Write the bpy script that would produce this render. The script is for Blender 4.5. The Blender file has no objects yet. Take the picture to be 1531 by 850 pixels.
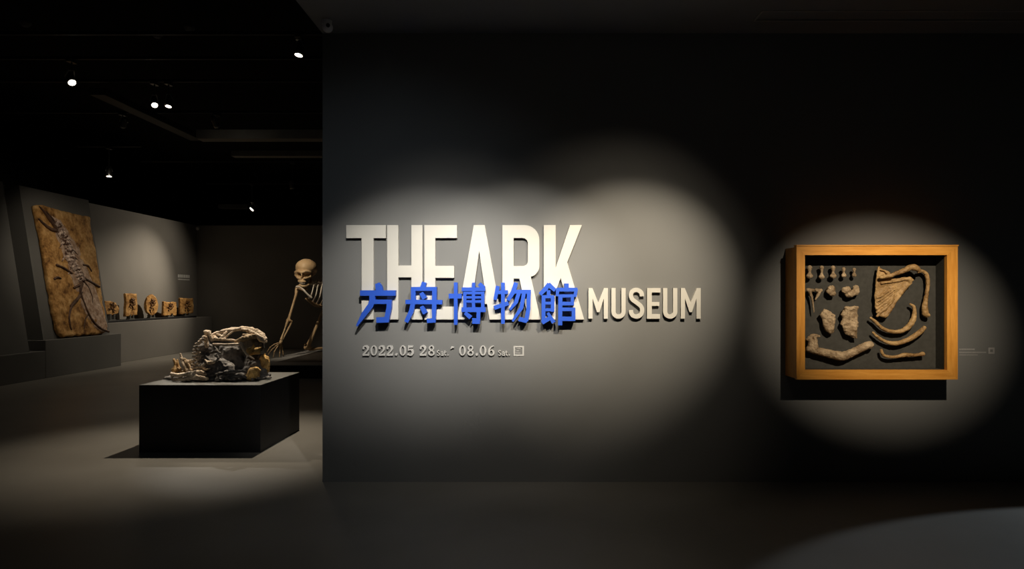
import bpy, math, random
import numpy as np
from mathutils import Vector, Matrix
from mathutils.geometry import tessellate_polygon

random.seed(7)
SC = bpy.context.scene
COL = SC.collection

# ------------------------------------------------------------------ camera
EYE = 1.5                       # eye height (m)
FPX, CX, CY = 1000.0, 797.0, 442.0   # focal length and vanishing point in a 1531x850 frame
cam_d = bpy.data.cameras.new('camera')
cam_d.sensor_width = 36.0
cam_d.lens = FPX / 1531.0 * 36.0
cam_d.shift_x = -(CX - 765.5) / 1531.0
cam_d.shift_y = (CY - 425.0) / 1531.0
cam_d.clip_end = 100
cam = bpy.data.objects.new('camera', cam_d)
COL.objects.link(cam)
cam.location = (0, 0, EYE)
cam.rotation_euler = (math.radians(90), 0, 0)
SC.camera = cam

# ------------------------------------------------------------------ world / exposure
world = bpy.data.worlds.new('world')
SC.world = world
world.use_nodes = True
bgn = world.node_tree.nodes['Background']
bgn.inputs['Color'].default_value = (0.9, 1.0, 1.05, 1)
bgn.inputs['Strength'].default_value = 0.004
SC.view_settings.view_transform = 'Standard'
SC.view_settings.look = 'None'
SC.view_settings.exposure = 0.0
SC.view_settings.gamma = 1.0
SC.view_settings.use_curve_mapping = False

WARM = (1.0, 0.86, 0.66)
NEUT = (1.0, 0.95, 0.87)
COOL = (0.75, 0.88, 1.0)


def spot(loc, target, power, size_deg, blend, color, radius=0.03, spread=(1, 1)):
    d = bpy.data.lights.new('spot_beam', 'SPOT')
    d.energy = power
    d.spot_size = math.radians(size_deg)
    d.spot_blend = blend
    d.color = color
    d.shadow_soft_size = radius
    o = bpy.data.objects.new('spot_beam', d)
    COL.objects.link(o)
    o.location = loc
    o.scale = (spread[0], spread[1], 1)
    v = Vector(target) - Vector(loc)
    o.rotation_euler = v.to_track_quat('-Z', 'Y').to_euler()
    return o


def W(px, py, Y):
    """photo pixel -> world point at depth Y"""
    return Vector(((px - CX) * Y / FPX, Y, EYE - (py - CY) * Y / FPX))


# ------------------------------------------------------------------ materials
def new_mat(name):
    m = bpy.data.materials.new(name)
    m.use_nodes = True
    nt = m.node_tree
    return m, nt, nt.nodes['Principled BSDF']


def noise_mat(name, c1, c2, scale=4.0, detail=6.0, rough=0.8, bump=0.0, bscale=None, spec=0.3,
              stops=(0.35, 0.65), coords='Object', stretch=(1, 1, 1), metallic=0.0, third=None):
    m, nt, b = new_mat(name)
    N, L = nt.nodes, nt.links
    tc = N.new('ShaderNodeTexCoord')
    mp = N.new('ShaderNodeMapping')
    mp.inputs['Scale'].default_value = stretch
    L.new(tc.outputs[coords], mp.inputs['Vector'])
    nz = N.new('ShaderNodeTexNoise')
    nz.inputs['Scale'].default_value = scale
    nz.inputs['Detail'].default_value = detail
    nz.inputs['Roughness'].default_value = 0.68 if detail > 7 else 0.5
    L.new(mp.outputs['Vector'], nz.inputs['Vector'])
    cr = N.new('ShaderNodeValToRGB')
    cr.color_ramp.elements[0].position = stops[0]
    cr.color_ramp.elements[0].color = (*c1, 1)
    cr.color_ramp.elements[1].position = stops[1]
    cr.color_ramp.elements[1].color = (*c2, 1)
    if third:
        e = cr.color_ramp.elements.new(third[0])
        e.color = (*third[1], 1)
    L.new(nz.outputs['Fac'], cr.inputs['Fac'])
    L.new(cr.outputs['Color'], b.inputs['Base Color'])
    b.inputs['Roughness'].default_value = rough
    b.inputs['Specular IOR Level'].default_value = spec
    b.inputs['Metallic'].default_value = metallic
    if bump:
        n2 = N.new('ShaderNodeTexNoise')
        n2.inputs['Scale'].default_value = bscale or scale * 4
        n2.inputs['Detail'].default_value = 8
        L.new(mp.outputs['Vector'], n2.inputs['Vector'])
        bp = N.new('ShaderNodeBump')
        bp.inputs['Strength'].default_value = bump
        bp.inputs['Distance'].default_value = 0.02
        L.new(n2.outputs['Fac'], bp.inputs['Height'])
        L.new(bp.outputs['Normal'], b.inputs['Normal'])
    return m


M = {}
M['wall'] = noise_mat('wall_paint', (0.150, 0.150, 0.145), (0.160, 0.160, 0.155), 1.5, 3, 0.75, 0.04, 220, 0.25)
M['gwall'] = noise_mat('gallery_paint', (0.200, 0.190, 0.176), (0.215, 0.204, 0.190), 1.2, 3, 0.8, 0.04, 200, 0.2)
M['panel'] = noise_mat('panel_paint', (0.150, 0.148, 0.142), (0.165, 0.162, 0.155), 1.2, 3, 0.8, 0.03, 200, 0.2)
M['soffit'] = noise_mat('soffit_paint', (0.20, 0.20, 0.20), (0.215, 0.215, 0.215), 1.5, 3, 0.8, 0, None, 0.2)
M['black_ceiling'] = noise_mat('black_ceiling_paint', (0.010, 0.010, 0.010), (0.014, 0.014, 0.014), 2, 3, 0.9, 0, None, 0.1)
M['tray'] = noise_mat('shaded_tray_metal', (0.04, 0.039, 0.036), (0.05, 0.049, 0.045), 3, 3, 0.6, 0, None, 0.3)  # tray metal darkened to stand for the dimmer light on these trays
M['lit_tray_trim'] = noise_mat('lit_tray_and_trim_metal', (0.30, 0.29, 0.27), (0.36, 0.35, 0.32), 3, 3, 0.6, 0, None, 0.3)  # tray metal lightened to imitate light on its front; also the pale slot trim
M['fixture'] = noise_mat('black_fixture_metal', (0.05, 0.05, 0.05), (0.07, 0.07, 0.07), 6, 2, 0.35, 0, None, 0.5)
M['chrome'] = noise_mat('bright_fixture_metal', (0.7, 0.68, 0.64), (0.8, 0.78, 0.74), 6, 2, 0.3, 0, None, 0.5, metallic=1.0)
M['floor'] = noise_mat('polished_concrete', (0.150, 0.140, 0.124), (0.195, 0.184, 0.166), 0.9, 7, 0.42, 0.03, 60, 0.35, (0.3, 0.7))
M['cream'] = noise_mat('cream_letter_paint', (0.50, 0.482, 0.435), (0.52, 0.50, 0.452), 6, 2, 0.55, 0, None, 0.3)
M['blue'] = noise_mat('blue_letter_paint', (0.019, 0.078, 0.46), (0.022, 0.085, 0.49), 6, 2, 0.4, 0, None, 0.4)
M['date'] = noise_mat('pale_letter_paint', (0.43, 0.42, 0.40), (0.45, 0.44, 0.42), 6, 2, 0.5, 0, None, 0.3)
M['caption'] = noise_mat('pale_print', (0.30, 0.29, 0.28), (0.34, 0.33, 0.32), 30, 2, 0.7)
M['caption_white'] = noise_mat('white_print', (0.75, 0.75, 0.74), (0.8, 0.8, 0.79), 30, 2, 0.7)
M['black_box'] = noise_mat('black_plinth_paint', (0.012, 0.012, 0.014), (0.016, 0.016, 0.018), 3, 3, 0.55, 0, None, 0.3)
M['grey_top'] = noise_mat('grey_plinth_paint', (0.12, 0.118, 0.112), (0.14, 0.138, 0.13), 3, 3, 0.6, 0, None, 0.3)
M['border'] = noise_mat('grey_platform_paint', (0.26, 0.25, 0.235), (0.29, 0.28, 0.265), 3, 3, 0.6, 0, None, 0.3)
M['dark_mat'] = noise_mat('dark_platform_inset', (0.022, 0.018, 0.014), (0.05, 0.042, 0.034), 5, 6, 0.5, 0.1, 30, 0.4)
M['felt'] = noise_mat('charcoal_felt', (0.050, 0.047, 0.040), (0.062, 0.058, 0.050), 30, 4, 0.95, 0.1, 300, 0.1)
M['wood'] = noise_mat('honey_wood', (0.60, 0.235, 0.028), (0.86, 0.40, 0.075), 3.0, 8, 0.38, 0.05, 40, 0.5, (0.3, 0.7), 'Object', (1.2, 6, 14))
M['wood_v'] = noise_mat('honey_wood_upright', (0.60, 0.235, 0.028), (0.86, 0.40, 0.075), 3.0, 8, 0.38, 0.05, 40, 0.5, (0.3, 0.7), 'Object', (14, 6, 1.2))
M['bone'] = noise_mat('tan_bone', (0.12, 0.068, 0.028), (0.52, 0.38, 0.23), 14, 9, 0.6, 0.5, 60, 0.3, (0.3, 0.68))
M['bone_ochre'] = noise_mat('ochre_bone', (0.15, 0.070, 0.018), (0.52, 0.33, 0.14), 9, 9, 0.5, 0.5, 50, 0.3, (0.3, 0.68))
M['bone_pale'] = noise_mat('pale_bone', (0.26, 0.17, 0.10), (0.90, 0.75, 0.58), 13, 9, 0.55, 0.5, 60, 0.3, (0.3, 0.65))
M['skel'] = noise_mat('aged_bone', (0.34, 0.21, 0.10), (0.62, 0.44, 0.25), 3, 6, 0.5, 0.15, 30, 0.35, (0.3, 0.68))
M['skel_pale'] = noise_mat('bleached_bone', (0.50, 0.42, 0.34), (0.78, 0.70, 0.60), 4, 6, 0.5, 0.15, 30, 0.35, (0.3, 0.68))
M['matrix'] = noise_mat('grey_fossil_rock', (0.035, 0.032, 0.031), (0.27, 0.25, 0.235), 9, 10, 0.75, 0.5, 40, 0.3, (0.3, 0.72))
M['ochre'] = noise_mat('ochre_fossil_rock', (0.12, 0.045, 0.010), (0.95, 0.62, 0.22), 14, 10, 0.75, 0.5, 40, 0.3, (0.3, 0.7))
M['slab'] = noise_mat('ochre_limestone', (0.13, 0.052, 0.012), (0.80, 0.50, 0.21), 5.0, 12, 0.8, 0.9, 10, 0.25, (0.35, 0.66), third=(0.5, (0.50, 0.26, 0.08)))
M['slab_pale'] = noise_mat('pale_limestone', (0.30, 0.16, 0.085), (0.72, 0.54, 0.42), 9, 12, 0.8, 0.9, 16, 0.25, (0.35, 0.65))
M['slab_bone'] = noise_mat('dark_fossil_bone', (0.055, 0.026, 0.016), (0.16, 0.085, 0.05), 8, 6, 0.6, 0.4, 40, 0.35, (0.35, 0.65))
M['slab_spine'] = noise_mat('mottled_fossil_bone', (0.10, 0.045, 0.028), (0.78, 0.61, 0.51), 14, 8, 0.65, 0.7, 40, 0.3, (0.43, 0.57))
M['imprint'] = noise_mat('brown_fossil_imprint', (0.07, 0.028, 0.010), (0.30, 0.15, 0.05), 14, 8, 0.7, 0.6, 40, 0.3, (0.35, 0.65))
M['grey_plastic'] = noise_mat('grey_plastic', (0.10, 0.10, 0.10), (0.12, 0.12, 0.12), 6, 2, 0.5)
M['white_plastic'] = noise_mat('white_plastic', (0.6, 0.6, 0.62), (0.66, 0.66, 0.68), 6, 2, 0.4, 0, None, 0.4)
M['dark_lens'] = noise_mat('dark_lens', (0.01, 0.01, 0.012), (0.015, 0.015, 0.018), 6, 2, 0.15, 0, None, 0.6)


def emis_mat(name, col, strength):
    m, nt, b = new_mat(name)
    b.inputs['Base Color'].default_value = (*col, 1)
    b.inputs['Emission Color'].default_value = (*col, 1)
    b.inputs['Emission Strength'].default_value = strength
    return m


M['lens_on'] = emis_mat('lit_lamp_lens', (1.0, 0.9, 0.76), 9.0)
M['lens_dim'] = emis_mat('dim_lamp_lens', (1.0, 0.86, 0.68), 1.2)

# ------------------------------------------------------------------ object helpers
def link(name, me, mat, parent=None, smooth=False):
    if mat is not None:
        me.materials.clear()
        me.materials.append(M[mat] if isinstance(mat, str) else mat)
    if smooth:
        me.shade_smooth()
    o = bpy.data.objects.new(name, me)
    COL.objects.link(o)
    if parent is not None:
        o.parent = parent
        o.matrix_parent_inverse = parent.matrix_world.inverted()
    return o


def tag(o, label, cat, group=None):
    o['label'] = label
    o['category'] = cat
    if group:
        o['group'] = group
    return o


def thing(name, label, cat, loc, group=None):
    o = bpy.data.objects.new(name, None)
    o.empty_display_size = 0.1
    COL.objects.link(o)
    o.location = loc
    bpy.context.view_layer.update()
    return tag(o, label, cat, group)


def struct(o):
    o['kind'] = 'structure'
    return o


def mesh_from(v, f, name='mesh'):
    me = bpy.data.meshes.new(name)
    me.from_pydata([tuple(p) for p in v], [], [tuple(q) for q in f])
    me.update()
    return me


class MB:
    """collects boxes, prisms and tubes into one mesh"""
    def __init__(s):
        s.v, s.f = [], []

    def add(s, v, f):
        n = len(s.v)
        s.v += [tuple(p) for p in v]
        s.f += [tuple(i + n for i in q) for q in f]
        return s

    def box(s, x0, x1, y0, y1, z0, z1, b=0.0):
        if b <= 0:
            v = [(x, y, z) for x in (x0, x1) for y in (y0, y1) for z in (z0, z1)]
            f = [(0, 1, 3, 2), (4, 6, 7, 5), (0, 4, 5, 1), (2, 3, 7, 6), (0, 2, 6, 4), (1, 5, 7, 3)]
            return s.add(v, f)
        import bmesh
        bm = bmesh.new()
        bmesh.ops.create_cube(bm, size=1.0)
        for q in bm.verts:
            q.co = ((x0 + x1) / 2 + q.co.x * (x1 - x0), (y0 + y1) / 2 + q.co.y * (y1 - y0), (z0 + z1) / 2 + q.co.z * (z1 - z0))
        bmesh.ops.bevel(bm, geom=bm.edges[:], offset=b, segments=2, affect='EDGES', profile=0.5)
        bm.verts.index_update()
        s.add([q.co[:] for q in bm.verts], [[q.index for q in fc.verts] for fc in bm.faces])
        bm.free()
        return s

    def prism(s, polys, y0, y1):
        """polygons (outer + holes) in (x, z), extruded from y0 (front) to y1"""
        vl = [[Vector((p[0], p[1], 0)) for p in q] for q in polys]
        tris = tessellate_polygon(vl)
        flat = [p for q in vl for p in q]
        n = len(flat)
        v = [(p.x, y0, p.y) for p in flat] + [(p.x, y1, p.y) for p in flat]
        f = []
        for a, b, c in tris:
            cr = (flat[b].x - flat[a].x) * (flat[c].y - flat[a].y) - (flat[b].y - flat[a].y) * (flat[c].x - flat[a].x)
            if cr < 0:
                a, b, c = c, b, a
            f.append((a, b, c))
            f.append((c + n, b + n, a + n))
        k = 0
        for q in vl:
            m = len(q)
            area = sum(q[i].x * q[(i + 1) % m].y - q[(i + 1) % m].x * q[i].y for i in range(m))
            hole = q is not vl[0]
            for i in range(m):
                a, b = k + i, k + (i + 1) % m
                if (area > 0) != hole:
                    f.append((a, a + n, b + n, b))
                else:
                    f.append((b, b + n, a + n, a))
            k += m
        return s.add(v, f)

    def tube(s, pts, radii, seg=10):
        pts = [Vector(p) for p in pts]
        if not hasattr(radii, '__len__'):
            radii = [radii] * len(pts)
        rings = []
        up = Vector((0.13, 0.21, 0.97))
        for i, p in enumerate(pts):
            t = (pts[min(i + 1, len(pts) - 1)] - pts[max(i - 1, 0)]).normalized()
            a = t.cross(up)
            if a.length < 1e-4:
                a = t.cross(Vector((1, 0, 0)))
            a.normalize()
            b = t.cross(a)
            rings.append([p + (a * math.cos(2 * math.pi * k / seg) + b * math.sin(2 * math.pi * k / seg)) * radii[i] for k in range(seg)])
        v = [q for r in rings for q in r]
        f = []
        for i in range(len(pts) - 1):
            for k in range(seg):
                k2 = (k + 1) % seg
                f.append((i * seg + k, i * seg + k2, (i + 1) * seg + k2, (i + 1) * seg + k))
        f.append(tuple(range(seg - 1, -1, -1)))
        f.append(tuple((len(pts) - 1) * seg + k for k in range(seg)))
        return s.add(v, f)

    def build(s, name, mat, parent=None, smooth=False):
        return link(name, mesh_from(s.v, s.f, name), mat, parent, smooth)


def spline(pts, n=6):
    """Catmull-Rom through points of any dimension"""
    P = [np.array(p, float) for p in pts]
    out = []
    for i in range(len(P) - 1):
        p0, p1, p2, p3 = P[max(i - 1, 0)], P[i], P[i + 1], P[min(i + 2, len(P) - 1)]
        for k in range(n):
            t = k / n
            out.append(0.5 * ((2 * p1) + (-p0 + p2) * t + (2 * p0 - 5 * p1 + 4 * p2 - p3) * t * t + (-p0 + 3 * p1 - 3 * p2 + p3) * t ** 3))
    out.append(P[-1])
    return out


# ------------------------------------------------------------------ implicit surfaces (bones, rocks)
RNG = np.random.default_rng(11)
LAT = RNG.random((32, 32, 32)).astype(np.float32)


def vnoise(x, y, z):
    xi, yi, zi = np.floor(x).astype(int), np.floor(y).astype(int), np.floor(z).astype(int)
    fx, fy, fz = x - xi, y - yi, z - zi
    fx, fy, fz = fx * fx * (3 - 2 * fx), fy * fy * (3 - 2 * fy), fz * fz * (3 - 2 * fz)
    g = lambda a, b, c: LAT[(xi + a) & 31, (yi + b) & 31, (zi + c) & 31]
    l = lambda a, b, t: a + (b - a) * t
    return l(l(l(g(0, 0, 0), g(1, 0, 0), fx), l(g(0, 1, 0), g(1, 1, 0), fx), fy),
             l(l(g(0, 0, 1), g(1, 0, 1), fx), l(g(0, 1, 1), g(1, 1, 1), fx), fy), fz) - 0.5


def fbm(x, y, z, s, oct=3):
    r, a = 0, 1.0
    for i in range(oct):
        r = r + a * vnoise(x * s + 5.2 * i, y * s + 1.7 * i, z * s + 9.1 * i)
        s *= 2.1
        a *= 0.5
    return r


def smin(a, b, k):
    h = np.clip(0.5 + 0.5 * (b - a) / k, 0, 1)
    return b + (a - b) * h - k * h * (1 - h)


def S_ell(c, r, rot=None):
    c = np.array(c, float)
    r = np.array(r if hasattr(r, '__len__') else (r, r, r), float)
    R = np.array(rot, float) if rot is not None else None

    def f(x, y, z):
        d = [x - c[0], y - c[1], z - c[2]]
        if R is not None:
            d = [R[0][i] * d[0] + R[1][i] * d[1] + R[2][i] * d[2] for i in range(3)]
        k = np.sqrt((d[0] / r[0]) ** 2 + (d[1] / r[1]) ** 2 + (d[2] / r[2]) ** 2)
        return (k - 1) * r.min()
    f.bb = (c - r.max(), c + r.max())
    return f


def S_tube(pts, radii):
    pts = [np.array(p, float) for p in pts]
    if not hasattr(radii, '__len__'):
        radii = [radii] * len(pts)

    def f(x, y, z):
        d = None
        for i in range(len(pts) - 1):
            a, b = pts[i], pts[i + 1]
            ab = b - a
            t = ((x - a[0]) * ab[0] + (y - a[1]) * ab[1] + (z - a[2]) * ab[2]) / max(ab @ ab, 1e-9)
            t = np.clip(t, 0, 1)
            q = np.sqrt((x - a[0] - ab[0] * t) ** 2 + (y - a[1] - ab[1] * t) ** 2 + (z - a[2] - ab[2] * t) ** 2)
            q = q - (radii[i] + (radii[i + 1] - radii[i]) * t)
            d = q if d is None else np.minimum(d, q)
        return d
    A = np.array(pts)
    f.bb = (A.min(0) - max(radii), A.max(0) + max(radii))
    return f


def poly_sdf(px, pz, poly):
    d = np.full(px.shape, 1e9)
    ins = np.zeros(px.shape, bool)
    n = len(poly)
    for i in range(n):
        ax, az = poly[i]
        bx, bz = poly[(i + 1) % n]
        ex, ez = bx - ax, bz - az
        t = np.clip(((px - ax) * ex + (pz - az) * ez) / max(ex * ex + ez * ez, 1e-12), 0, 1)
        d = np.minimum(d, (px - ax - ex * t) ** 2 + (pz - az - ez * t) ** 2)
        c = ((az > pz) != (bz > pz))
        with np.errstate(divide='ignore', invalid='ignore'):
            xc = ax + (pz - az) * ex / (ez if abs(ez) > 1e-12 else 1e-12)
        ins ^= (c & (px < xc))
    d = np.sqrt(d)
    return np.where(ins, -d, d)


def S_plate(poly, y0, half, R, power=0.5):
    """outline in (x, z) swollen to thickness 2*half around depth y0; R = rounding distance from the edge"""
    poly = [(float(p[0]), float(p[1])) for p in poly]

    def f(x, y, z):
        d2 = poly_sdf(x[:, :1, :], z[:, :1, :], poly)
        h = half * np.clip(-d2 / R, 0, 1) ** power
        return np.where(d2 < 0, np.maximum(np.abs(y - y0) - h, d2), np.sqrt(d2 ** 2 + (y - y0) ** 2))
    A = np.array(poly)
    f.bb = (np.array([A[:, 0].min(), y0 - half, A[:, 1].min()]), np.array([A[:, 0].max(), y0 + half, A[:, 1].max()]))
    return f


def surfnet(F, org, h):
    s = F < 0
    nx, ny, nz = F.shape
    C = {}
    for a in (0, 1):
        for b in (0, 1):
            for c in (0, 1):
                C[a, b, c] = (slice(a, nx - 1 + a), slice(b, ny - 1 + b), slice(c, nz - 1 + c))
    keys = list(C)
    anyv = np.zeros((nx - 1, ny - 1, nz - 1), bool)
    allv = np.ones_like(anyv)
    for k in keys:
        anyv |= s[C[k]]
        allv &= s[C[k]]
    act = np.argwhere(anyv & ~allv)
    if len(act) == 0:
        return [], []
    val = {k: F[act[:, 0] + k[0], act[:, 1] + k[1], act[:, 2] + k[2]] for k in keys}
    acc = np.zeros((len(act), 3))
    cnt = np.zeros(len(act))
    for k in keys:
        for ax in range(3):
            if k[ax] == 1:
                continue
            k2 = list(k)
            k2[ax] = 1
            a, b = val[k], val[tuple(k2)]
            cr = (a < 0) != (b < 0)
            t = np.where(cr, a / np.where(cr, a - b, 1), 0)
            p = np.zeros((len(act), 3)) + np.array(k)
            p[:, ax] = t
            acc += p * cr[:, None]
            cnt += cr
    V = (act + acc / cnt[:, None]) * h + org
    idx = -np.ones(anyv.shape, int)
    idx[act[:, 0], act[:, 1], act[:, 2]] = np.arange(len(act))
    Q = []
    for ax in range(3):
        o1, o2 = [(1, 2), (2, 0), (0, 1)][ax]
        sl0 = [slice(None)] * 3
        sl1 = [slice(None)] * 3
        sl0[ax], sl1[ax] = slice(0, -1), slice(1, None)
        for q in (sl0, sl1):
            q[o1] = slice(1, -1)
            q[o2] = slice(1, -1)
        a, b = s[tuple(sl0)], s[tuple(sl1)]
        for sgn in (0, 1):
            e = np.argwhere((a & ~b) if sgn == 0 else (~a & b))
            if len(e) == 0:
                continue
            e = e.copy()
            e[:, o1] += 1
            e[:, o2] += 1

            def cell(d1, d2):
                g = e.copy()
                g[:, o1] += d1
                g[:, o2] += d2
                return idx[g[:, 0], g[:, 1], g[:, 2]]
            q = np.stack([cell(-1, -1), cell(0, -1), cell(0, 0), cell(-1, 0)], 1)
            Q.append(q if sgn == 0 else q[:, ::-1])
    Q = np.concatenate(Q)
    Q = Q[(Q >= 0).all(1)]
    return V, Q


def organic(name, shapes, h, mat, parent=None, k=0.01, amp=0.0, nscale=20.0, cut=(), kc=None, oct=3, smooth=True, ground=None):
    lo = np.min([q.bb[0] for q in shapes], 0) - 3 * h - amp
    hi = np.max([q.bb[1] for q in shapes], 0) + 3 * h + amp
    n = np.ceil((hi - lo) / h).astype(int) + 1
    ax = [lo[i] + h * np.arange(n[i]) for i in range(3)]
    x, y, z = np.meshgrid(*ax, indexing='ij')
    F = None
    for q in shapes:
        d = q(x, y, z)
        F = d if F is None else (smin(F, d, k) if k > 0 else np.minimum(F, d))
    for q in cut:
        d = -q(x, y, z)
        F = np.maximum(F, d) if not kc else -smin(-F, -d, kc)
    if amp:
        F = F + 2 * amp * fbm(x, y, z, nscale, oct)
    if ground is not None:
        F = np.maximum(F, ground - z)
    V, Q = surfnet(F, lo, h)
    return link(name, mesh_from(V, Q, name) if len(V) else bpy.data.meshes.new(name), mat, parent, smooth)

# ================================================================== STRUCTURE
WY = 5.4          # title wall face
WL = -1.70        # its free left end
CEIL = 3.617
XW, YB, HG = -9.70, 19.3, 3.53    # gallery left wall, back wall, height of gallery walls

struct(MB().box(-13, 9, -3.5, 22, -0.2, 0.0).build('floor', 'floor'))
struct(MB().box(WL, 6.2, WY, WY + 0.3, 0.0, CEIL).build('wall_front', 'wall'))
struct(MB().box(WL, 6.2, WY - 0.004, WY, 0.0, 0.022).build('baseboard_front', 'wall'))
# right-hand partition with an opening, out of frame
struct(MB().box(4.75, 4.95, 4.98, WY, 0.0, CEIL).box(4.75, 4.95, -3.5, 2.2, 0.0, CEIL).box(4.75, 4.95, 2.2, 4.98, 2.9, CEIL)
       .build('wall_right', 'wall'))
# low ceiling of the entrance, with a long narrow recessed slot
sx0, sx1, sy0, sy1 = 1.71, 4.6, 4.98, 5.14
cb = MB()
cb.box(WL, sx0, -3.5, WY + 0.3, CEIL, CEIL + 0.12)
cb.box(sx0, sx1, -3.5, sy0, CEIL, CEIL + 0.12)
cb.box(sx0, sx1, sy1, WY + 0.3, CEIL, CEIL + 0.12)
cb.box(sx1, 6.2, -3.5, WY + 0.3, CEIL, CEIL + 0.12)
cb.box(sx0, sx1, sy0, sy1, CEIL + 0.004, CEIL + 0.12)
struct(cb.build('ceiling', 'soffit'))
tb = MB()
t_ = 0.014
tb.box(sx0 - t_, sx1 + t_, sy0 - t_, sy0, CEIL - 0.006, CEIL + 0.03)
tb.box(sx0 - t_, sx1 + t_, sy1, sy1 + t_, CEIL - 0.006, CEIL + 0.03)
tb.box(sx0 - t_, sx0, sy0, sy1, CEIL - 0.006, CEIL + 0.03)
tb.box(sx1, sx1 + t_, sy0, sy1, CEIL - 0.006, CEIL + 0.03)
struct(tb.build('trim_1', 'lit_tray_trim'))
# gallery behind
struct(MB().box(XW - 0.2, XW, -3.5, YB + 0.2, 0, HG).build('wall_left', 'gwall'))
struct(MB().box(XW, 6.0, YB, YB + 0.2, 0, HG).build('wall_back', 'gwall'))
struct(MB().box(XW - 3, 6.2, -3.5, 24, 5.3, 5.45).box(XW - 3, 6.2, YB + 2.5, YB + 2.6, 0, 5.3)
       .box(XW - 3, XW - 2.9, -3.5, 24, 0, 5.3).build('ceiling_gallery', 'black_ceiling'))

# ------------------------------------------------------------------ gallery fittings against the left wall
PX, PXT, PZ = -8.99, -9.44, 0.69     # foot and top of the leaning panel
o = MB().box(XW + 0.01, -8.87, 12.17, 14.40, 0, PZ, 0.006).build('plinth', 'panel')
tag(o, 'grey plinth under the large brown fossil slab', 'plinth')
o = MB().box(XW + 0.01, -8.87, 8.2, 12.165, 0, 0.50, 0.006).build('plinth', 'panel')
tag(o, 'low grey plinth at the left edge of the picture', 'plinth')


def leaning_panel(y0, y1, z0, label, name='leaning_panel'):
    xb = PX if z0 > 0.6 else PX + 0.03
    v = [(xb, y0, z0), (PXT, y0, HG), (XW + 0.002, y0, HG), (XW + 0.002, y0, z0),
         (xb, y1, z0), (PXT, y1, HG), (XW + 0.002, y1, HG), (XW + 0.002, y1, z0)]
    f = [(0, 1, 5, 4), (1, 2, 6, 5), (2, 3, 7, 6), (3, 0, 4, 7), (0, 3, 2, 1), (4, 5, 6, 7)]
    me = mesh_from(v, f, name)
    return tag(link(name, me, 'panel'), label, 'panel')


leaning_panel(12.28, 14.2, PZ, 'grey sloping panel behind the large brown fossil slab')
leaning_panel(8.4, 11.9, 0.50, 'grey sloping panel at the left edge, on the low plinth')
o = MB().box(XW + 0.01, -9.26, 14.405, YB - 0.01, 0, 0.905, 0.006).build('display_bench', 'gwall')
tag(o, 'long grey built-in bench carrying five small fossils', 'bench')
BZ = 0.905
o = MB().box(-9.66, -9.33, 14.62, 18.55, BZ, BZ + 0.045, 0.004).build('shelf_board', 'black_box')
tag(o, 'thin black board under the row of small fossils', 'board')

# pedestal of the skull fossil
t = thing('pedestal', 'black box pedestal standing in front of the gallery, carrying the skull fossil', 'pedestal', (-3.195, 6.945, 0))
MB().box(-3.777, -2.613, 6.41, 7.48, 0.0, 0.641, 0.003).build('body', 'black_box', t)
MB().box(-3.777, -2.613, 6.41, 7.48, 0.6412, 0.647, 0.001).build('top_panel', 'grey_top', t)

# platform of the skeleton
t = thing('display_platform', 'low dark platform with grey border under the skeleton', 'platform', (-3.0, 14.3, 0))
MB().box(-5.24, -0.8, 12.15, 17.0, 0.0, 0.233, 0.004).build('body', 'black_box', t)
b = MB()
b.box(-5.24, -0.8, 12.15, 12.73, 0.2332, 0.240)
b.box(-5.24, -0.8, 16.45, 17.0, 0.2332, 0.240)
b.box(-5.24, -4.90, 12.73, 16.45, 0.2332, 0.240)
b.box(-1.2, -0.8, 12.73, 16.45, 0.2332, 0.240)
b.build('border', 'border', t)
MB().box(-4.90, -1.2, 12.73, 16.45, 0.2332, 0.239).build('inset', 'dark_mat', t)

# ================================================================== TITLE LETTERING
LF = WY - 0.030      # front of cream letters


def zmap(ox, oy, sc, Y):
    def f(x, y):
        p = W(ox + x / sc, oy + y / sc, Y)
        return (p.x, p.z)
    return f


def arc(cx, cy, rx, ry, a0, a1, n=10):
    return [(cx + rx * math.cos(math.radians(a0 + (a1 - a0) * i / n)), cy + ry * math.sin(math.radians(a0 + (a1 - a0) * i / n))) for i in range(n + 1)]


def stroke(pts, w):
    """outline of a polyline with per-point widths"""
    P = [np.array(p, float) for p in pts]
    if not hasattr(w, '__len__'):
        w = [w] * len(P)
    L, R = [], []
    for i, p in enumerate(P):
        if i == 0:
            d = P[1] - P[0]
            m = 1
        elif i == len(P) - 1:
            d = P[-1] - P[-2]
            m = 1
        else:
            a = (P[i] - P[i - 1]) / np.linalg.norm(P[i] - P[i - 1])
            b = (P[i + 1] - P[i]) / np.linalg.norm(P[i + 1] - P[i])
            d = a + b
            m = min(1 / max(math.sqrt(max((1 + a @ b) / 2, 0.05)), 0.1), 1.5)
        d = d / np.linalg.norm(d)
        nrm = np.array([-d[1], d[0]]) * w[i] / 2 * m
        L.append(p + nrm)
        R.append(p - nrm)
    return [tuple(q) for q in L + R[::-1]]


def letter(name, pieces, mapper, mat, y0, y1, label, cat='letter', group=None):
    """pieces: each a list [outer, hole, ...] in photo-crop coordinates"""
    b = MB()
    for i, pc in enumerate(pieces):
        b.prism([[mapper(*p) for p in q] for q in pc], y0 - 0.0002 * i, y1)
    return tag(b.build(name, mat), label, cat, group)


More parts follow.
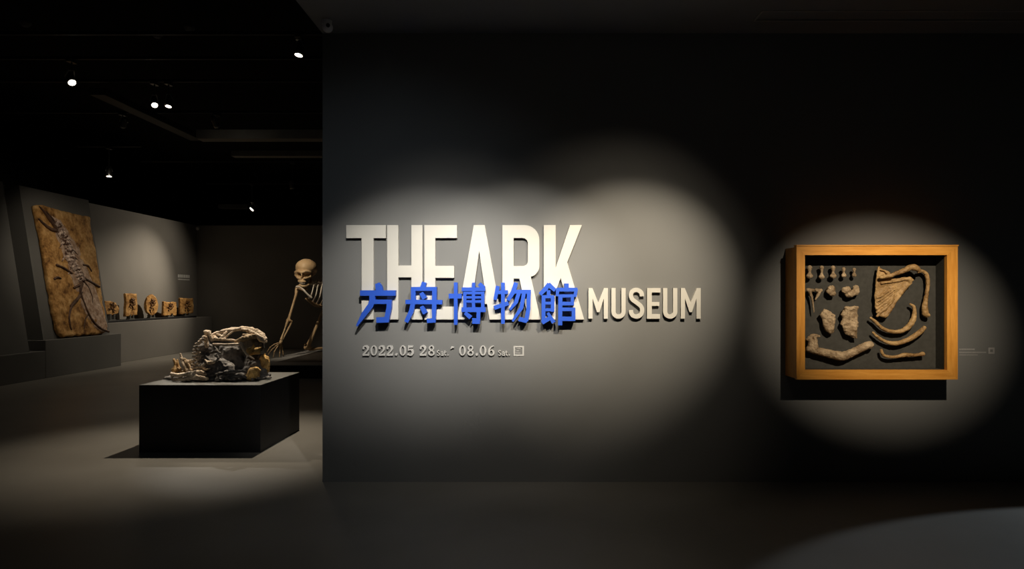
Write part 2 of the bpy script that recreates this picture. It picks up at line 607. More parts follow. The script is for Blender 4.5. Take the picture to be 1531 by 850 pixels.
m1 = zmap(500, 320, 3.695, LF)
T_, B_ = 60, 581
CL = {}
CL['T'] = [[[(65, T_), (284, T_), (284, 132), (216, 132), (216, B_), (150, B_), (150, 132), (65, 132)]]]
CL['H'] = [[[(291, T_), (353, T_), (353, 283), (425, 283), (425, T_), (486, T_), (486, B_), (425, B_), (425, 348), (353, 348), (353, B_), (291, B_)]]]
CL['E'] = [[[(497, T_), (677, T_), (677, 131), (557, 131), (557, 285), (661, 285), (661, 351), (557, 351), (557, 510), (677, 510), (677, B_), (497, B_)]]]
CL['A'] = [[[(770, T_), (830, T_), (925, B_), (857, B_), (843, 495), (757, 495), (743, B_), (677, B_)], [(800, 203), (767, 432), (833, 432)]]]
bowl = [(1050, T_)] + arc(1050, 60 + 82, 82, 82, -90, 0, 8) + arc(1050, 285, 82, 70, 0, 50, 6)
CL['R'] = [[[(928, T_)] + bowl + [(1085, 345), (1139, B_), (1072, B_), (1022, 355), (990, 355), (990, B_), (928, B_)],
            [(990, 131), (1040, 131)] + arc(1040, 161, 29, 30, -90, 0, 6) + arc(1040, 258, 29, 28, 0, 90, 6) + [(990, 286)]]]
CL['K'] = [[[(1157, T_), (1222, T_), (1222, 296), (1302, T_), (1367, T_), (1286, 265), (1380, B_), (1312, B_), (1250, 352), (1222, 425), (1222, B_), (1157, B_)]]]
for ch, desc in (('T', 'first letter of THE'), ('H', 'middle letter of THE'), ('E', 'last letter of THE'),
                 ('A', 'first letter of ARK'), ('R', 'middle letter of ARK'), ('K', 'last letter of ARK')):
    letter('letter_' + ch.lower(), CL[ch], m1, 'cream', LF, WY, 'large cream raised letter %s, %s in the wall title' % (ch, desc), 'letter', 'cream letters of the wall title')

m4 = zmap(860, 410, 7.29, LF)
t4, b4 = 148, 482


def em(x0, x1, s):
    c = (x0 + x1) / 2
    return [[[(x0, t4), (x0 + s * 0.95, t4), (c, 305), (x1 - s * 0.95, t4), (x1, t4), (x1, b4), (x1 - s, b4), (x1 - s, 262), (c + 14, 410), (c - 14, 410), (x0 + s, 262), (x0 + s, b4), (x0, b4)]]]


def you(x0, x1, s):
    c, r = (x0 + x1) / 2, (x1 - x0) / 2
    return [[[(x0, t4), (x0 + s, t4)] + [(x0 + s, b4 - r)] + arc(c, b4 - r, r - s, r - s, 180, 0, 12)[1:-1] + [(x1 - s, b4 - r), (x1 - s, t4), (x1, t4), (x1, b4 - r)] + arc(c, b4 - r, r, r, 0, 180, 14)[1:-1] + [(x0, b4 - r)]]]


ess = [(728, 238), (722, 200), (695, 175), (665, 168), (632, 178), (610, 205), (610, 245), (628, 275), (668, 305), (710, 338), (728, 372), (726, 415), (706, 445), (668, 458), (632, 448), (612, 420), (608, 388)]
ess = [tuple(p) for p in spline(ess, 3)]
MUS = [('M', em(145, 357, 45), 'first letter of MUSEUM'), ('U', you(395, 550, 46), 'second letter of MUSEUM'),
       ('S', [[stroke(ess, 46)]], 'third letter of MUSEUM'),
       ('E', [[[(783, t4), (930, t4), (930, 196), (835, 196), (835, 300), (917, 300), (917, 342), (835, 342), (835, 432), (925, 432), (925, b4), (783, b4)]]], 'fourth letter of MUSEUM'),
       ('U', you(958, 1113, 46), 'fifth letter of MUSEUM'), ('M', em(1152, 1368, 45), 'last letter of MUSEUM')]
for ch, pc, desc in MUS:
    letter('letter_' + ch.lower(), pc, m4, 'cream', LF, WY, 'small cream raised letter %s, %s on the wall' % (ch, desc), 'letter', 'cream letters of the wall title')

# blue characters, standing in front of the cream letters
BF0, BF1 = WY - 0.075, WY - 0.033
m2 = zmap(520, 410, 8.506, BF0)
m3 = zmap(690, 410, 8.058, BF0)


def z23(x, y):        # crop-2 coordinates to crop-3 coordinates
    return ((520 + x / 8.506 - 690) * 8.058, (y / 8.506) * 8.058)


FANG = [stroke([(372, 112), (392, 160), (402, 215)], [55, 82, 85]), stroke([(155, 236), (606, 236)], 70),
        stroke([(308, 250), (312, 330), (288, 395), (205, 505), (112, 655)], [74, 74, 72, 66, 22]),
        stroke([(320, 347), (556, 347)], 56), stroke([(528, 330), (522, 430), (505, 510), (488, 606)], [60, 62, 64, 60]),
        stroke([(505, 575), (362, 580)], 70)]
ZHOU = [stroke([(972, 98), (948, 172)], [58, 60]), stroke([(832, 165), (832, 350), (806, 470), (740, 606)], [58, 58, 60, 52]),
        stroke([(806, 183), (1131, 183)], 50), stroke([(1102, 165), (1098, 400), (1092, 612)], [58, 58, 44]),
        stroke([(1085, 585), (1005, 590)], 56), stroke([(733, 348), (1200, 352)], 56),
        stroke([(932, 232), (978, 308)], [52, 62]), stroke([(936, 405), (985, 495)], [50, 60])]
BO_L = [[z23(*p) for p in stroke([(1372, 100), (1372, 640)], 46)], [z23(*p) for p in stroke([(1283, 275), (1448, 275)], 62)]]
BO = BO_L + [stroke([(2, 178), (286, 178)], 44), stroke([(145, 98), (145, 402)], 40), stroke([(212, 112), (268, 162)], 50),
             stroke([(40, 212), (40, 400)], 40), stroke([(256, 212), (256, 402)], 40), stroke([(22, 223), (276, 223)], 32),
             stroke([(40, 275), (256, 275)], 30), stroke([(40, 325), (256, 325)], 30), stroke([(0, 424), (290, 424)], 58),
             stroke([(205, 400), (202, 565)], 46), stroke([(222, 562), (128, 560)], 66), stroke([(42, 460), (112, 520)], [44, 52])]
WU = [stroke([(438, 138), (404, 305)], [48, 40]), stroke([(425, 215), (558, 212)], 46), stroke([(499, 98), (499, 595)], 44),
      stroke([(392, 402), (566, 345)], 50), stroke([(658, 98), (625, 205), (560, 312)], [50, 56, 44]), stroke([(622, 207), (836, 207)], 46),
      stroke([(812, 200), (806, 420), (778, 560)], [46, 48, 52]), stroke([(790, 560), (690, 535)], 52),
      stroke([(690, 225), (655, 335), (582, 425)], [48, 46, 26]), stroke([(752, 225), (722, 400), (615, 565)], [46, 46, 26])]
GUAN = [stroke([(1056, 112), (1015, 170), (945, 240)], [48, 56, 44]), stroke([(1046, 112), (1080, 150), (1130, 192)], [48, 52, 44]),
        stroke([(1050, 190), (1050, 250)], 44), stroke([(988, 250), (988, 585)], 46), stroke([(1098, 250), (1098, 448)], 44),
        stroke([(970, 268), (1118, 268)], 36), stroke([(988, 345), (1098, 345)], 34), stroke([(988, 425), (1098, 425)], 36),
        stroke([(970, 580), (1070, 520)], 50), stroke([(1040, 462), (1112, 580)], [34, 52]), stroke([(1265, 108), (1265, 172)], 56),
        stroke([(1145, 182), (1396, 182)], 46), stroke([(1160, 175), (1152, 262)], [42, 34]), stroke([(1382, 175), (1368, 270)], [44, 36]),
        stroke([(1192, 240), (1188, 612)], 50), stroke([(1192, 258), (1354, 258)], 38), stroke([(1336, 258), (1336, 372)], 40),
        stroke([(1192, 350), (1354, 350)], 44), stroke([(1192, 420), (1372, 420)], 42), stroke([(1350, 420), (1350, 555)], 44),
        stroke([(1192, 534), (1372, 534)], 52)]
for nm, pcs, mp, lab in (('fang', FANG, m2, 'blue raised Chinese character for square, first of five'), ('zhou', ZHOU, m2, 'blue raised Chinese character for boat, second of five'),
                         ('bo', BO, m3, 'blue raised Chinese character, third of five, below the large A'), ('wu', WU, m3, 'blue raised Chinese character, fourth of five, below the large R'),
                         ('guan', GUAN, m3, 'blue raised Chinese character for hall, fifth of five, below the K')):
    letter('blue_character', [[p] for p in pcs], mp, 'blue', BF0, BF1, lab, 'character', 'blue characters of the wall title')

# date line in pale serif numerals
DF = WY - 0.014
m5 = zmap(520, 500, 5.279, DF)
dt, db = 86, 165


def ring(cx, cy, rx, ry, ix, iy):
    return [arc(cx, cy, rx, ry, 0, 360, 22)[:-1], arc(cx, cy, ix, iy, 0, 360, 18)[:-1]]


def d0(x0):
    return [ring(x0 + 27, 125, 27, 40, 12, 33)]


def d2(x0):
    p = spline([(x0 + 6, 108), (x0 + 12, 94), (x0 + 27, 89), (x0 + 41, 98), (x0 + 42, 113), (x0 + 30, 132), (x0 + 6, 156)], 4)
    n = len(p)
    w = [11 + 9 * math.sin(min(max((i / n - 0.3) / 0.45, 0), 1) * math.pi) for i in range(n)]
    return [[stroke(p, w)], [[(x0 + 1, 152), (x0 + 46, 152), (x0 + 49, 138), (x0 + 55, 138), (x0 + 52, 166), (x0 + 1, 166)]], [arc(x0 + 9, 108, 8, 8, 0, 360, 10)[:-1]]]


def d5(x0):
    p = spline([(x0 + 10, 123), (x0 + 26, 116), (x0 + 43, 128), (x0 + 43, 146), (x0 + 28, 161), (x0 + 8, 157)], 4)
    n = len(p)
    w = [8 + 11 * math.sin(min(max((i / n - 0.1) / 0.8, 0), 1) * math.pi) for i in range(n)]
    return [[[(x0 + 8, 86), (x0 + 48, 86), (x0 + 44, 102), (x0 + 16, 102), (x0 + 14, 126), (x0 + 6, 126)]], [stroke(p, w)], [arc(x0 + 9, 155, 8, 8, 0, 360, 10)[:-1]]]


def d8(x0):
    return [ring(x0 + 27, 105, 22, 20, 10, 13), ring(x0 + 27, 144, 26, 22, 12, 14)]


def d6(x0):
    p = spline([(x0 + 47, 88), (x0 + 28, 96), (x0 + 13, 115), (x0 + 9, 140)], 4)
    n = len(p)
    return [ring(x0 + 28, 142, 26, 24, 11, 17), [stroke(p, [6 + 12 * i / n for i in range(n)])]]


def dot(x0):
    return [[arc(x0 + 10, 156, 10, 10, 0, 360, 14)[:-1]]]


DIG = [('2', d2, 115, 'the year 2022, first numeral'), ('0', d0, 178, 'the year 2022, second numeral'), ('2', d2, 242, 'the year 2022, third numeral'), ('2', d2, 305, 'the year 2022, last numeral'),
       ('point', dot, 372, 'after 2022'), ('0', d0, 407, 'the month 05, first numeral'), ('5', d5, 468, 'the month 05, last numeral'),
       ('2', d2, 567, 'the day 28, first numeral'), ('8', d8, 633, 'the day 28, last numeral'),
       ('0', d0, 878, 'the closing month 08, first numeral'), ('8', d8, 942, 'the closing month 08, last numeral'), ('point', dot, 1008, 'between 08 and 06'),
       ('0', d0, 1040, 'the closing day 06, first numeral'), ('6', d6, 1105, 'the closing day 06, last numeral')]
for ch, fn, x0, desc in DIG:
    if ch == 'point':
        letter('date_point', fn(x0), m5, 'date', DF, WY, 'small pale point in the date line, ' + desc, 'point', 'pale date line')
    else:
        letter('date_numeral', fn(x0), m5, 'date', DF, WY, 'small pale raised numeral %s of %s' % (ch, desc), 'numeral', 'pale date line')


def sat(x0, label):
    s = [(p[0], p[1]) for p in spline([(x0 + 22, 130), (x0 + 12, 124), (x0 + 4, 132), (x0 + 12, 143), (x0 + 22, 153), (x0 + 13, 164), (x0 + 2, 158)], 3)]
    t = thing('day_abbreviation', label, 'lettering', (m5(x0 + 45, 165)[0], WY, m5(x0 + 45, 165)[1]), 'pale date line')
    def pc(nm, pieces):
        b = MB()
        for i, q in enumerate(pieces):
            b.prism([[m5(*p) for p in r] for r in q], DF - 0.0002 * i, WY)
        b.build(nm, 'date', t)
    pc('letter_s', [[stroke(s, 6)]])
    pc('letter_a', [[stroke([tuple(p) for p in spline([(x0 + 32, 140), (x0 + 42, 135), (x0 + 50, 143), (x0 + 50, 166)], 3)], 7)], ring(x0 + 41, 156, 11, 10, 5, 5)])
    pc('letter_t', [[stroke([(x0 + 64, 126), (x0 + 64, 158), (x0 + 74, 164)], 7)], [stroke([(x0 + 56, 138), (x0 + 76, 138)], 5)]])
    pc('full_stop', [[arc(x0 + 88, 160, 5, 5, 0, 360, 10)[:-1]]])


sat(702, 'tiny pale lettering Sat. ending the opening date')
sat(1186, 'tiny pale lettering Sat. ending the closing date, before the square outline')
letter('date_dash', [[stroke([(812, 112), (822, 98), (838, 100)], [6, 12, 8])]], m5, 'date', DF, WY, 'tiny pale dash between the two dates', 'dash', 'pale date line')
t = thing('square_emblem', 'small pale square outline at the end of the date line', 'emblem', (m5(1349, 168)[0], WY, m5(1349, 168)[1]))
b = MB()
b.prism([[m5(*p) for p in [(1308, 90), (1390, 90), (1390, 168), (1308, 168)]], [m5(*p) for p in [(1320, 101), (1378, 101), (1378, 157), (1320, 157)]]], WY - 0.004, WY)
b.build('outline', 'date', t)
b = MB()
for (x0, x1, y) in ((1332, 1364, 110), (1332, 1352, 128), (1324, 1362, 146)):
    b.prism([[m5(*p) for p in [(x0, y - 3), (x1, y - 3), (x1, y + 3), (x0, y + 3)]]], WY - 0.002, WY)
b.build('inner_marks', 'caption', t)


# illegible small captions
def caption(name, label, rows, place, mat, seed):
    """rows: (u0, u1, v, height); place(u, v) gives the four corners"""
    rnd = random.Random(seed)
    b = MB()
    for (u0, u1, v, hgt) in rows:
        u = u0
        while u < u1:
            w = hgt * rnd.uniform(0.45, 0.8)
            place(b, u, min(u + w, u1), v, v + hgt)
            u += w + hgt * rnd.uniform(0.2, 0.35)
    return tag(b.build(name, mat), label, 'caption')


fx, fz = W(1434, 524, WY).x, W(1434, 524, WY).z
pl = lambda b, u0, u1, v0, v1: b.box(u0, u1, WY - 0.001, WY, v0, v1)
caption('wall_caption', 'two faint rows of tiny text right of the bone case', [(fx, fx + 0.125, fz + 0.006, 0.012), (fx, fx + 0.22, fz - 0.018, 0.010), (fx, fx + 0.15, fz - 0.036, 0.006)], pl, 'caption', 3)
ex, ez = W(1477.5, 528.5, WY).x, W(1477.5, 528.5, WY).z
t = thing('square_emblem', 'tiny faint square outline beside the caption of the bone case', 'emblem', (ex + 0.027, WY, ez))
MB().prism([[(ex, ez), (ex + 0.05, ez), (ex + 0.05, ez + 0.05), (ex, ez + 0.05)], [(ex + 0.014, ez + 0.014), (ex + 0.036, ez + 0.014), (ex + 0.036, ez + 0.036), (ex + 0.014, ez + 0.036)]], WY - 0.002, WY).build('outline', 'caption', t)
pw = lambda b, u0, u1, v0, v1: b.box(XW, XW + 0.002, u0, u1, v0, v1)
y0c = 9.70 / 0.531
caption('wall_caption', 'small white text on the gallery wall above the fossil bench', [(y0c, y0c + 0.62, EYE + 27.5 * y0c / 1000, 0.085), (y0c, y0c + 0.62, EYE + 24.0 * y0c / 1000, 0.03)], pw, 'caption_white', 5)

# ================================================================== BONE DISPLAY CASE ON THE WALL
CF = 5.16                      # front of the case
ox0, ox1, oz0, oz1 = 2.033, 3.277, 0.855, 1.883
ix0, ix1, iz0, iz1 = 2.098, 3.194, 0.929, 1.815
case = thing('display_case', 'deep honey-coloured wooden wall case with charcoal backing holding bones', 'display case', ((ox0 + ox1) / 2, WY, oz0))


def rail(name, pts, mat):
    MB().prism([pts], CF, CF + 0.035).build(name, mat, case)


rail('frame_rail', [(ox0, oz1), (ix0, iz1), (ix1, iz1), (ox1, oz1)], 'wood')
rail('frame_rail', [(ox0, oz0), (ox1, oz0), (ix1, iz0), (ix0, iz0)], 'wood')
rail('frame_rail', [(ox0, oz0), (ix0, iz0), (ix0, iz1), (ox0, oz1)], 'wood_v')
rail('frame_rail', [(ox1, oz0), (ox1, oz1), (ix1, iz1), (ix1, iz0)], 'wood_v')
e = 0.004
MB().box(ox0 + e, ox0 + 0.03, CF + 0.0352, WY, oz0 + e, oz1 - e).build('side_board', 'wood_v', case)
MB().box(ox1 - 0.03, ox1 - e, CF + 0.0352, WY, oz0 + e, oz1 - e).build('side_board', 'wood_v', case)
MB().box(ox0 + 0.0302, ox1 - 0.0302, CF + 0.0352, WY, oz1 - 0.03, oz1 - e).build('top_board', 'wood', case)
MB().box(ox0 + 0.0302, ox1 - 0.0302, CF + 0.0352, WY, oz0 + e, oz0 + 0.03).build('bottom_board', 'wood', case)
lb = MB()                      # dark lining of the inner faces
lb.box(ix0 - 0.012, ix0 - 0.002, CF + 0.036, 5.31, iz0, iz1)
lb.box(ix1 + 0.002, ix1 + 0.012, CF + 0.036, 5.31, iz0, iz1)
lb.box(ix0 - 0.012, ix1 + 0.012, CF + 0.036, 5.31, iz1 + 0.001, iz1 + 0.012)
lb.box(ix0 - 0.012, ix1 + 0.012, CF + 0.036, 5.31, iz0 - 0.012, iz0 - 0.001)
lb.build('lining', 'felt', case)
MB().box(ix0 - 0.012, ix1 + 0.012, 5.3102, 5.33, iz0 - 0.012, iz1 + 0.012).build('backing', 'felt', case)
# a raised thin moulding along the top edge of the frame
MB().box(ox0 - 0.003, ox1 + 0.003, CF - 0.006, CF + 0.05, oz1, oz1 + 0.010).build('top_moulding', 'wood', case)

BKY = 5.31


def fp(zx, zy, dy=0.05):
    """crop of the case (1150,350 at 3.149) -> world, dy in front of the backing"""
    return W(1150 + zx / 3.149, 350 + zy / 3.149, BKY - dy)


def f2(zx, zy, dy=0.05):
    p = fp(zx, zy, dy)
    return (p.x, p.z)


U = 5.28 / 1000 / 3.149          # metres per crop unit


def cbone(name, label, cat, shapes, h=0.0035, mat='bone', k=0.006, amp=0.003, ns=55, cut=()):
    o = organic(name, shapes, h, mat, None, k, amp, ns, cut)
    return tag(o, label, cat, 'bones in the wooden wall case')


def ftube(pts, radii, dy=0.05):
    pr = [tuple(p) + (r,) for p, r in zip(pts, radii)]
    s = spline(pr, 4)
    return S_tube([fp(q[0], q[1], (q[2] if len(q) == 4 else dy)) for q in s], [q[-1] * U for q in s])


for (x, yt, yb, w, lab) in ((190, 152, 202, 11, 'leftmost of the five short waisted bones in the top row, by the frame'), (247, 152, 207, 9, 'second short waisted bone from the left in the top row'),
                            (301, 152, 202, 10, 'middle one of the five short waisted bones in the top row'), (351, 158, 200, 8, 'fourth short waisted bone from the left in the top row'),
                            (400, 160, 198, 7, 'smallest short waisted bone, at the right end of the top row')):
    cbone('phalanx_bone', lab, 'bone', [ftube([(x, yt + 4), (x, yt + 14), (x, (yt + yb) / 2), (x, yb - 12), (x, yb - 5)], [w * .95, w * .8, w * .55, w * .95, w * 1.15]),
                                        S_ell(fp(x - w * .7, yb - 6), w * .8 * U), S_ell(fp(x + w * .7, yb - 6), w * .8 * U),
                                        S_ell(fp(x - w * .5, yt + 6), w * .6 * U), S_ell(fp(x + w * .5, yt + 6), w * .6 * U)], 0.0024, amp=0.0012)
cbone('forked_bone', 'thin forked bone with pointed end at the left of the case', 'bone',
      [ftube([(186, 262), (196, 285), (205, 320), (210, 366)], [9, 7, 5, 3]), ftube([(182, 262), (205, 264)], [9, 8]), ], 0.003, amp=0.0014)
cbone('bone_fragment', 'small forked fragment right of the thin pointed bone', 'bone',
      [ftube([(222, 262), (234, 272), (226, 292), (218, 306)], [8, 9, 6, 3]), ftube([(222, 264), (244, 264)], [7, 8])], 0.003, amp=0.0016)
cbone('bone_fragment', 'small knobbly egg-shaped bone in the second row of the case', 'bone',
      [S_ell(fp(291, 258), (17 * U, 15 * U, 18 * U)), S_ell(fp(296, 278), (15 * U, 13 * U, 14 * U)), S_ell(fp(283, 270), 12 * U)], 0.003, amp=0.006, ns=45)
cbone('knuckle_bone', 'two-lobed pale knuckle bone in the second row of the case', 'bone',
      [S_ell(fp(362, 262), (24 * U, 16 * U, 17 * U)), S_ell(fp(376, 282), (20 * U, 14 * U, 17 * U)), S_ell(fp(408, 264), (15 * U, 14 * U, 23 * U)), S_ell(fp(392, 278), (14 * U, 12 * U, 14 * U))],
      0.003, 'bone', amp=0.005, ns=40)


def plate(name, label, pts, half, mat='bone', amp=0.006, ns=38, extra=(), h=0.0038, R=0.02, dy=0.05):
    return cbone(name, label, 'bone', [S_plate([f2(*p, dy) for p in pts], BKY - dy, half, R)] + list(extra), h, mat, 0.008, amp, ns)


plate('skull_fragment', 'smaller jagged flat bone plate in the lower left of the case',
      [(237, 378), (258, 350), (280, 358), (312, 380), (310, 420), (302, 462), (285, 468), (262, 452), (250, 430), (248, 402)], 0.02)
plate('skull_fragment', 'larger jagged flat bone plate with a pale top edge in the case',
      [(358, 337), (415, 344), (416, 420), (412, 488), (395, 490), (358, 472), (346, 440), (336, 425), (346, 400), (334, 378), (346, 358)], 0.022, amp=0.008,
      extra=[ftube([(360, 342), (412, 348)], [7, 7], 0.065)])
cbone('jaw_bone', 'long pale jaw bone with a hooked left end at the bottom of the case', 'jaw bone',
      [ftube([(180, 495), (195, 482), (215, 476), (234, 480)], [7, 9, 9, 6]), ftube([(190, 492), (198, 515), (195, 540)], [13, 15, 18]),
       ftube([(188, 540), (240, 552), (320, 570), (352, 572), (400, 552), (450, 528), (474, 520)], [16, 18, 21, 20, 18, 18, 18]),
       S_ell(fp(460, 518), (20 * U, 14 * U, 11 * U)), ftube([(215, 488), (216, 530)], [9, 16], 0.06)], 0.0038, amp=0.003, ns=60)
# shoulder blade: swollen plate, ridge and thickened borders
sc_out = [(516, 152), (540, 166), (566, 180), (562, 196), (600, 205), (640, 200), (672, 205), (662, 232), (640, 250), (612, 285), (590, 320), (572, 355), (552, 382), (535, 387), (515, 374), (504, 345), (501, 300), (504, 250), (508, 200)]
ridge = ftube([(524, 203), (560, 196), (600, 184), (640, 168), (665, 156), (690, 157), (706, 170)], [6, 8, 9, 11, 13, 13, 8], 0.10)
rim = ftube([(516, 155), (508, 210), (502, 300), (508, 355), (533, 383), (555, 376), (590, 322), (640, 252), (668, 215)], [5, 6, 6, 6, 8, 8, 8, 9, 11], 0.056)
fan = [ftube([(508, 300 + 17 * i), (530, 288 + 15 * i), (560, 268 + 14 * i), (590, 250 + 10 * i)], [5, 6, 5, 3], 0.066) for i in range(6)]
cbone('shoulder_blade', 'large triangular shoulder blade with a raised ridge at the top of the case', 'shoulder blade',
      [S_plate([f2(*p, 0.05) for p in sc_out], BKY - 0.05, 0.011, 0.01), rim] + fan + [ridge, S_ell(fp(660, 213, 0.06), 14 * U), ftube([(560, 184), (545, 172), (525, 168)], [8, 6, 4], 0.07),
       ftube([(530, 228), (580, 222), (630, 212), (660, 210)], [7, 7, 8, 10], 0.066)],
      0.0036, 'bone_ochre', 0.006, 0.0045, 34, cut=[ftube([(534, 215), (570, 209), (610, 201), (650, 190)], [4, 5, 5, 6], 0.05), S_ell(fp(560, 250, 0.075), (34 * U, 0.02, 16 * U)), S_ell(fp(600, 240, 0.075), (26 * U, 0.016, 12 * U))])
cbone('collar_bone', 'slender S-curved bone hanging right of the shoulder blade', 'bone',
      [ftube([(703, 176), (722, 174), (738, 186), (746, 215), (745, 255), (738, 300), (732, 340), (735, 372)], [7, 8, 9, 9, 8, 9, 13, 15]), S_ell(fp(742, 380), (15 * U, 13 * U, 11 * U))], 0.0036, 'bone_ochre', amp=0.0025)
cbone('rib_bone', 'upper strongly curved rib with its hooked end up', 'rib',
      [ftube([(478, 394), (498, 410), (530, 440), (570, 456), (610, 458), (650, 440), (676, 405), (684, 370), (680, 340), (664, 328)], [5, 7, 8, 9, 9, 12, 12, 9, 7, 5])], 0.0034, 'bone_ochre', amp=0.0022)
cbone('rib_bone', 'lower shallow curved rib with a thick right end', 'rib',
      [ftube([(488, 462), (515, 486), (555, 508), (600, 513), (645, 500), (690, 475), (718, 452), (730, 440)], [5, 7, 8, 10, 11, 12, 11, 10])], 0.0034, 'bone_ochre', amp=0.0022)
cbone('rib_bone', 'thin nearly straight bone at the lower right of the case', 'rib',
      [ftube([(528, 545), (535, 565), (560, 576), (600, 576), (640, 568), (690, 568), (722, 562)], [6, 7, 7, 7, 10, 7, 10])], 0.0034, 'bone_ochre', amp=0.0025)

# ================================================================== SKULL FOSSIL ON THE PEDESTAL
sk = thing('skull_fossil', 'large grey and ochre horned animal skull fossil lying on the black pedestal', 'fossil', (-3.2, 6.9, 0.647))


def zp(x, y, Y=6.85):
    """crop (240,470 at 7.083) -> world"""
    return W(240 + x / 7.083, 470 + y / 7.083, Y)


V = 6.85 / 1000 / 7.083


def ztube(pts, radii, n=4):
    s = spline([(p[0], p[1], (p[2] if len(p) > 2 else 6.85), r) for p, r in zip(pts, radii)], n)
    return S_tube([zp(q[0], q[1], q[2]) for q in s], [q[3] * V for q in s])


def zell(x, y, rx, ry, rz, Y=6.85):
    return S_ell(zp(x, y, Y), (rx * V, rz, ry * V))


hh = 0.0055
korg = lambda *a, **k: organic(*a, ground=0.6472, **k)
korg('rock_matrix', [zell(560, 580, 230, 130, 0.14, 6.86), zell(470, 430, 90, 170, 0.07, 6.86), zell(640, 655, 470, 55, 0.2, 6.85), zell(1010, 560, 130, 150, 0.16, 6.93),
                        zell(800, 500, 240, 190, 0.10, 7.02), zell(880, 400, 150, 130, 0.07, 7.02), zell(300, 690, 230, 22, 0.11, 6.84), zell(980, 300, 130, 110, 0.1, 6.98)],
        0.0075, 'matrix', sk, 0.03, 0.017, 15, cut=[zell(745, 405, 140, 95, 0.16, 6.74), zell(560, 430, 70, 60, 0.1, 6.74), zell(1010, 455, 90, 50, 0.09, 6.78)], kc=0.02)
korg('lower_jaw', [ztube([(112, 625, 6.68), (170, 640, 6.66), (280, 632, 6.64), (400, 610, 6.64), (470, 632, 6.65)], [18, 20, 22, 24, 18]),
                      ztube([(140, 688, 6.66), (260, 686, 6.63), (380, 668, 6.63), (480, 680, 6.64)], [16, 22, 24, 22]),
                      ztube([(330, 640, 6.62), (420, 660, 6.61), (480, 678, 6.62)], [14, 16, 16]), ztube([(120, 630, 6.74), (130, 690, 6.76)], [18, 14])],
        hh * .8, 'bone_pale', sk, 0.01, 0.006, 40)
korg('lower_jaw', [ztube([(130, 640, 7.0), (280, 640, 7.04), (420, 620, 7.06), (560, 640, 7.07)], [18, 22, 24, 20])], hh, 'bone', sk, 0.01, 0.006, 40)
korg('snout', [zell(160, 590, 42, 34, 0.05, 6.78), ztube([(140, 475, 6.78), (160, 520, 6.77), (150, 600, 6.76)], [12, 16, 22]), ztube([(175, 480, 6.82), (195, 560, 6.8), (250, 620, 6.78)], [10, 14, 18]),
                  ztube([(240, 500, 6.80), (260, 560, 6.78), (250, 620, 6.77)], [8, 12, 12])], hh * .75, 'bone_ochre', sk, 0.01, 0.006, 45)
korg('nasal_horn', [ztube([(213, 415, 6.80), (222, 470, 6.79), (250, 530, 6.77), (290, 590, 6.75)], [9, 14, 17, 20]), ], hh * .7, 'bone_pale', sk, 0.01, 0.003, 45)
korg('nasal_plate', [S_ell(zp(295, 515, 6.80), (55 * V, .03, 40 * V)), ztube([(250, 470, 6.79), (310, 560, 6.76), (330, 600, 6.74)], [14, 20, 22])], hh * .8, 'bone', sk, 0.012, 0.006, 40)
knob = [(346, 600), (340, 560), (342, 522), (344, 484), (346, 446), (350, 408), (356, 372), (368, 340), (384, 308), (410, 288), (434, 262), (456, 234)]
for i, (x, y) in enumerate(knob):
    korg('neck_vertebra', [zell(x + 2, y, 20, 12, 0.018, 6.70), zell(x + 20, y + 5, 16, 10, 0.018, 6.715)], hh * .42, 'bone_pale', sk, 0.004, 0.002, 60)
for i, (x, y) in enumerate([(392, 585), (388, 548), (386, 512), (384, 470), (388, 430), (398, 392)]):
    korg('neck_vertebra', [zell(x, y, 15, 10, 0.016, 6.69), zell(x + 14, y + 8, 13, 8, 0.016, 6.70)], hh * .42, 'bone_pale', sk, 0.004, 0.002, 60)
korg('cheek_fold', [ztube([(400, 600, 6.70), (450, 590, 6.695), (520, 570, 6.70)], [10, 13, 9]), ztube([(390, 570, 6.70), (440, 540, 6.70), (470, 520, 6.71)], [9, 10, 7]),
                       ztube([(420, 560, 6.70), (470, 560, 6.70)], [9, 8])], hh * .6, 'bone_pale', sk, 0.01, 0.004, 45)
korg('crest_knob', [zell(492, 182, 34, 20, 0.04, 6.80), ztube([(515, 185, 6.79), (528, 225, 6.78), (545, 268, 6.78)], [18, 17, 18]), ztube([(475, 190, 6.80), (480, 250, 6.8), (490, 330, 6.8)], [14, 20, 22])], hh * .7, 'bone_pale', sk, 0.012, 0.003, 40)
korg('skull_roof', [ztube([(530, 222, 6.84), (620, 190, 6.84), (700, 172, 6.85), (790, 158, 6.86), (870, 150, 6.87), (960, 158, 6.88), (1040, 195, 6.88), (1095, 250, 6.88)], [14, 18, 18, 20, 24, 27, 30, 32]),
                       ztube([(870, 160, 6.84), (940, 175, 6.82), (1020, 215, 6.80), (1090, 270, 6.80)], [14, 18, 22, 24]),
                       ztube([(560, 205, 7.0), (720, 165, 7.02), (900, 150, 7.03), (1060, 210, 7.0)], [16, 20, 24, 28]),
                       S_plate([tuple(zp(x, y, 6.95).xz) for x, y in [(880, 150), (960, 148), (1050, 195), (1120, 262), (1125, 300), (1060, 290), (1000, 230), (930, 190)]], 6.95, 0.09, 0.05)],
        hh * .8, 'bone_pale', sk, 0.014, 0.006, 35)  # paler bone puts the highlights along the top into the colour
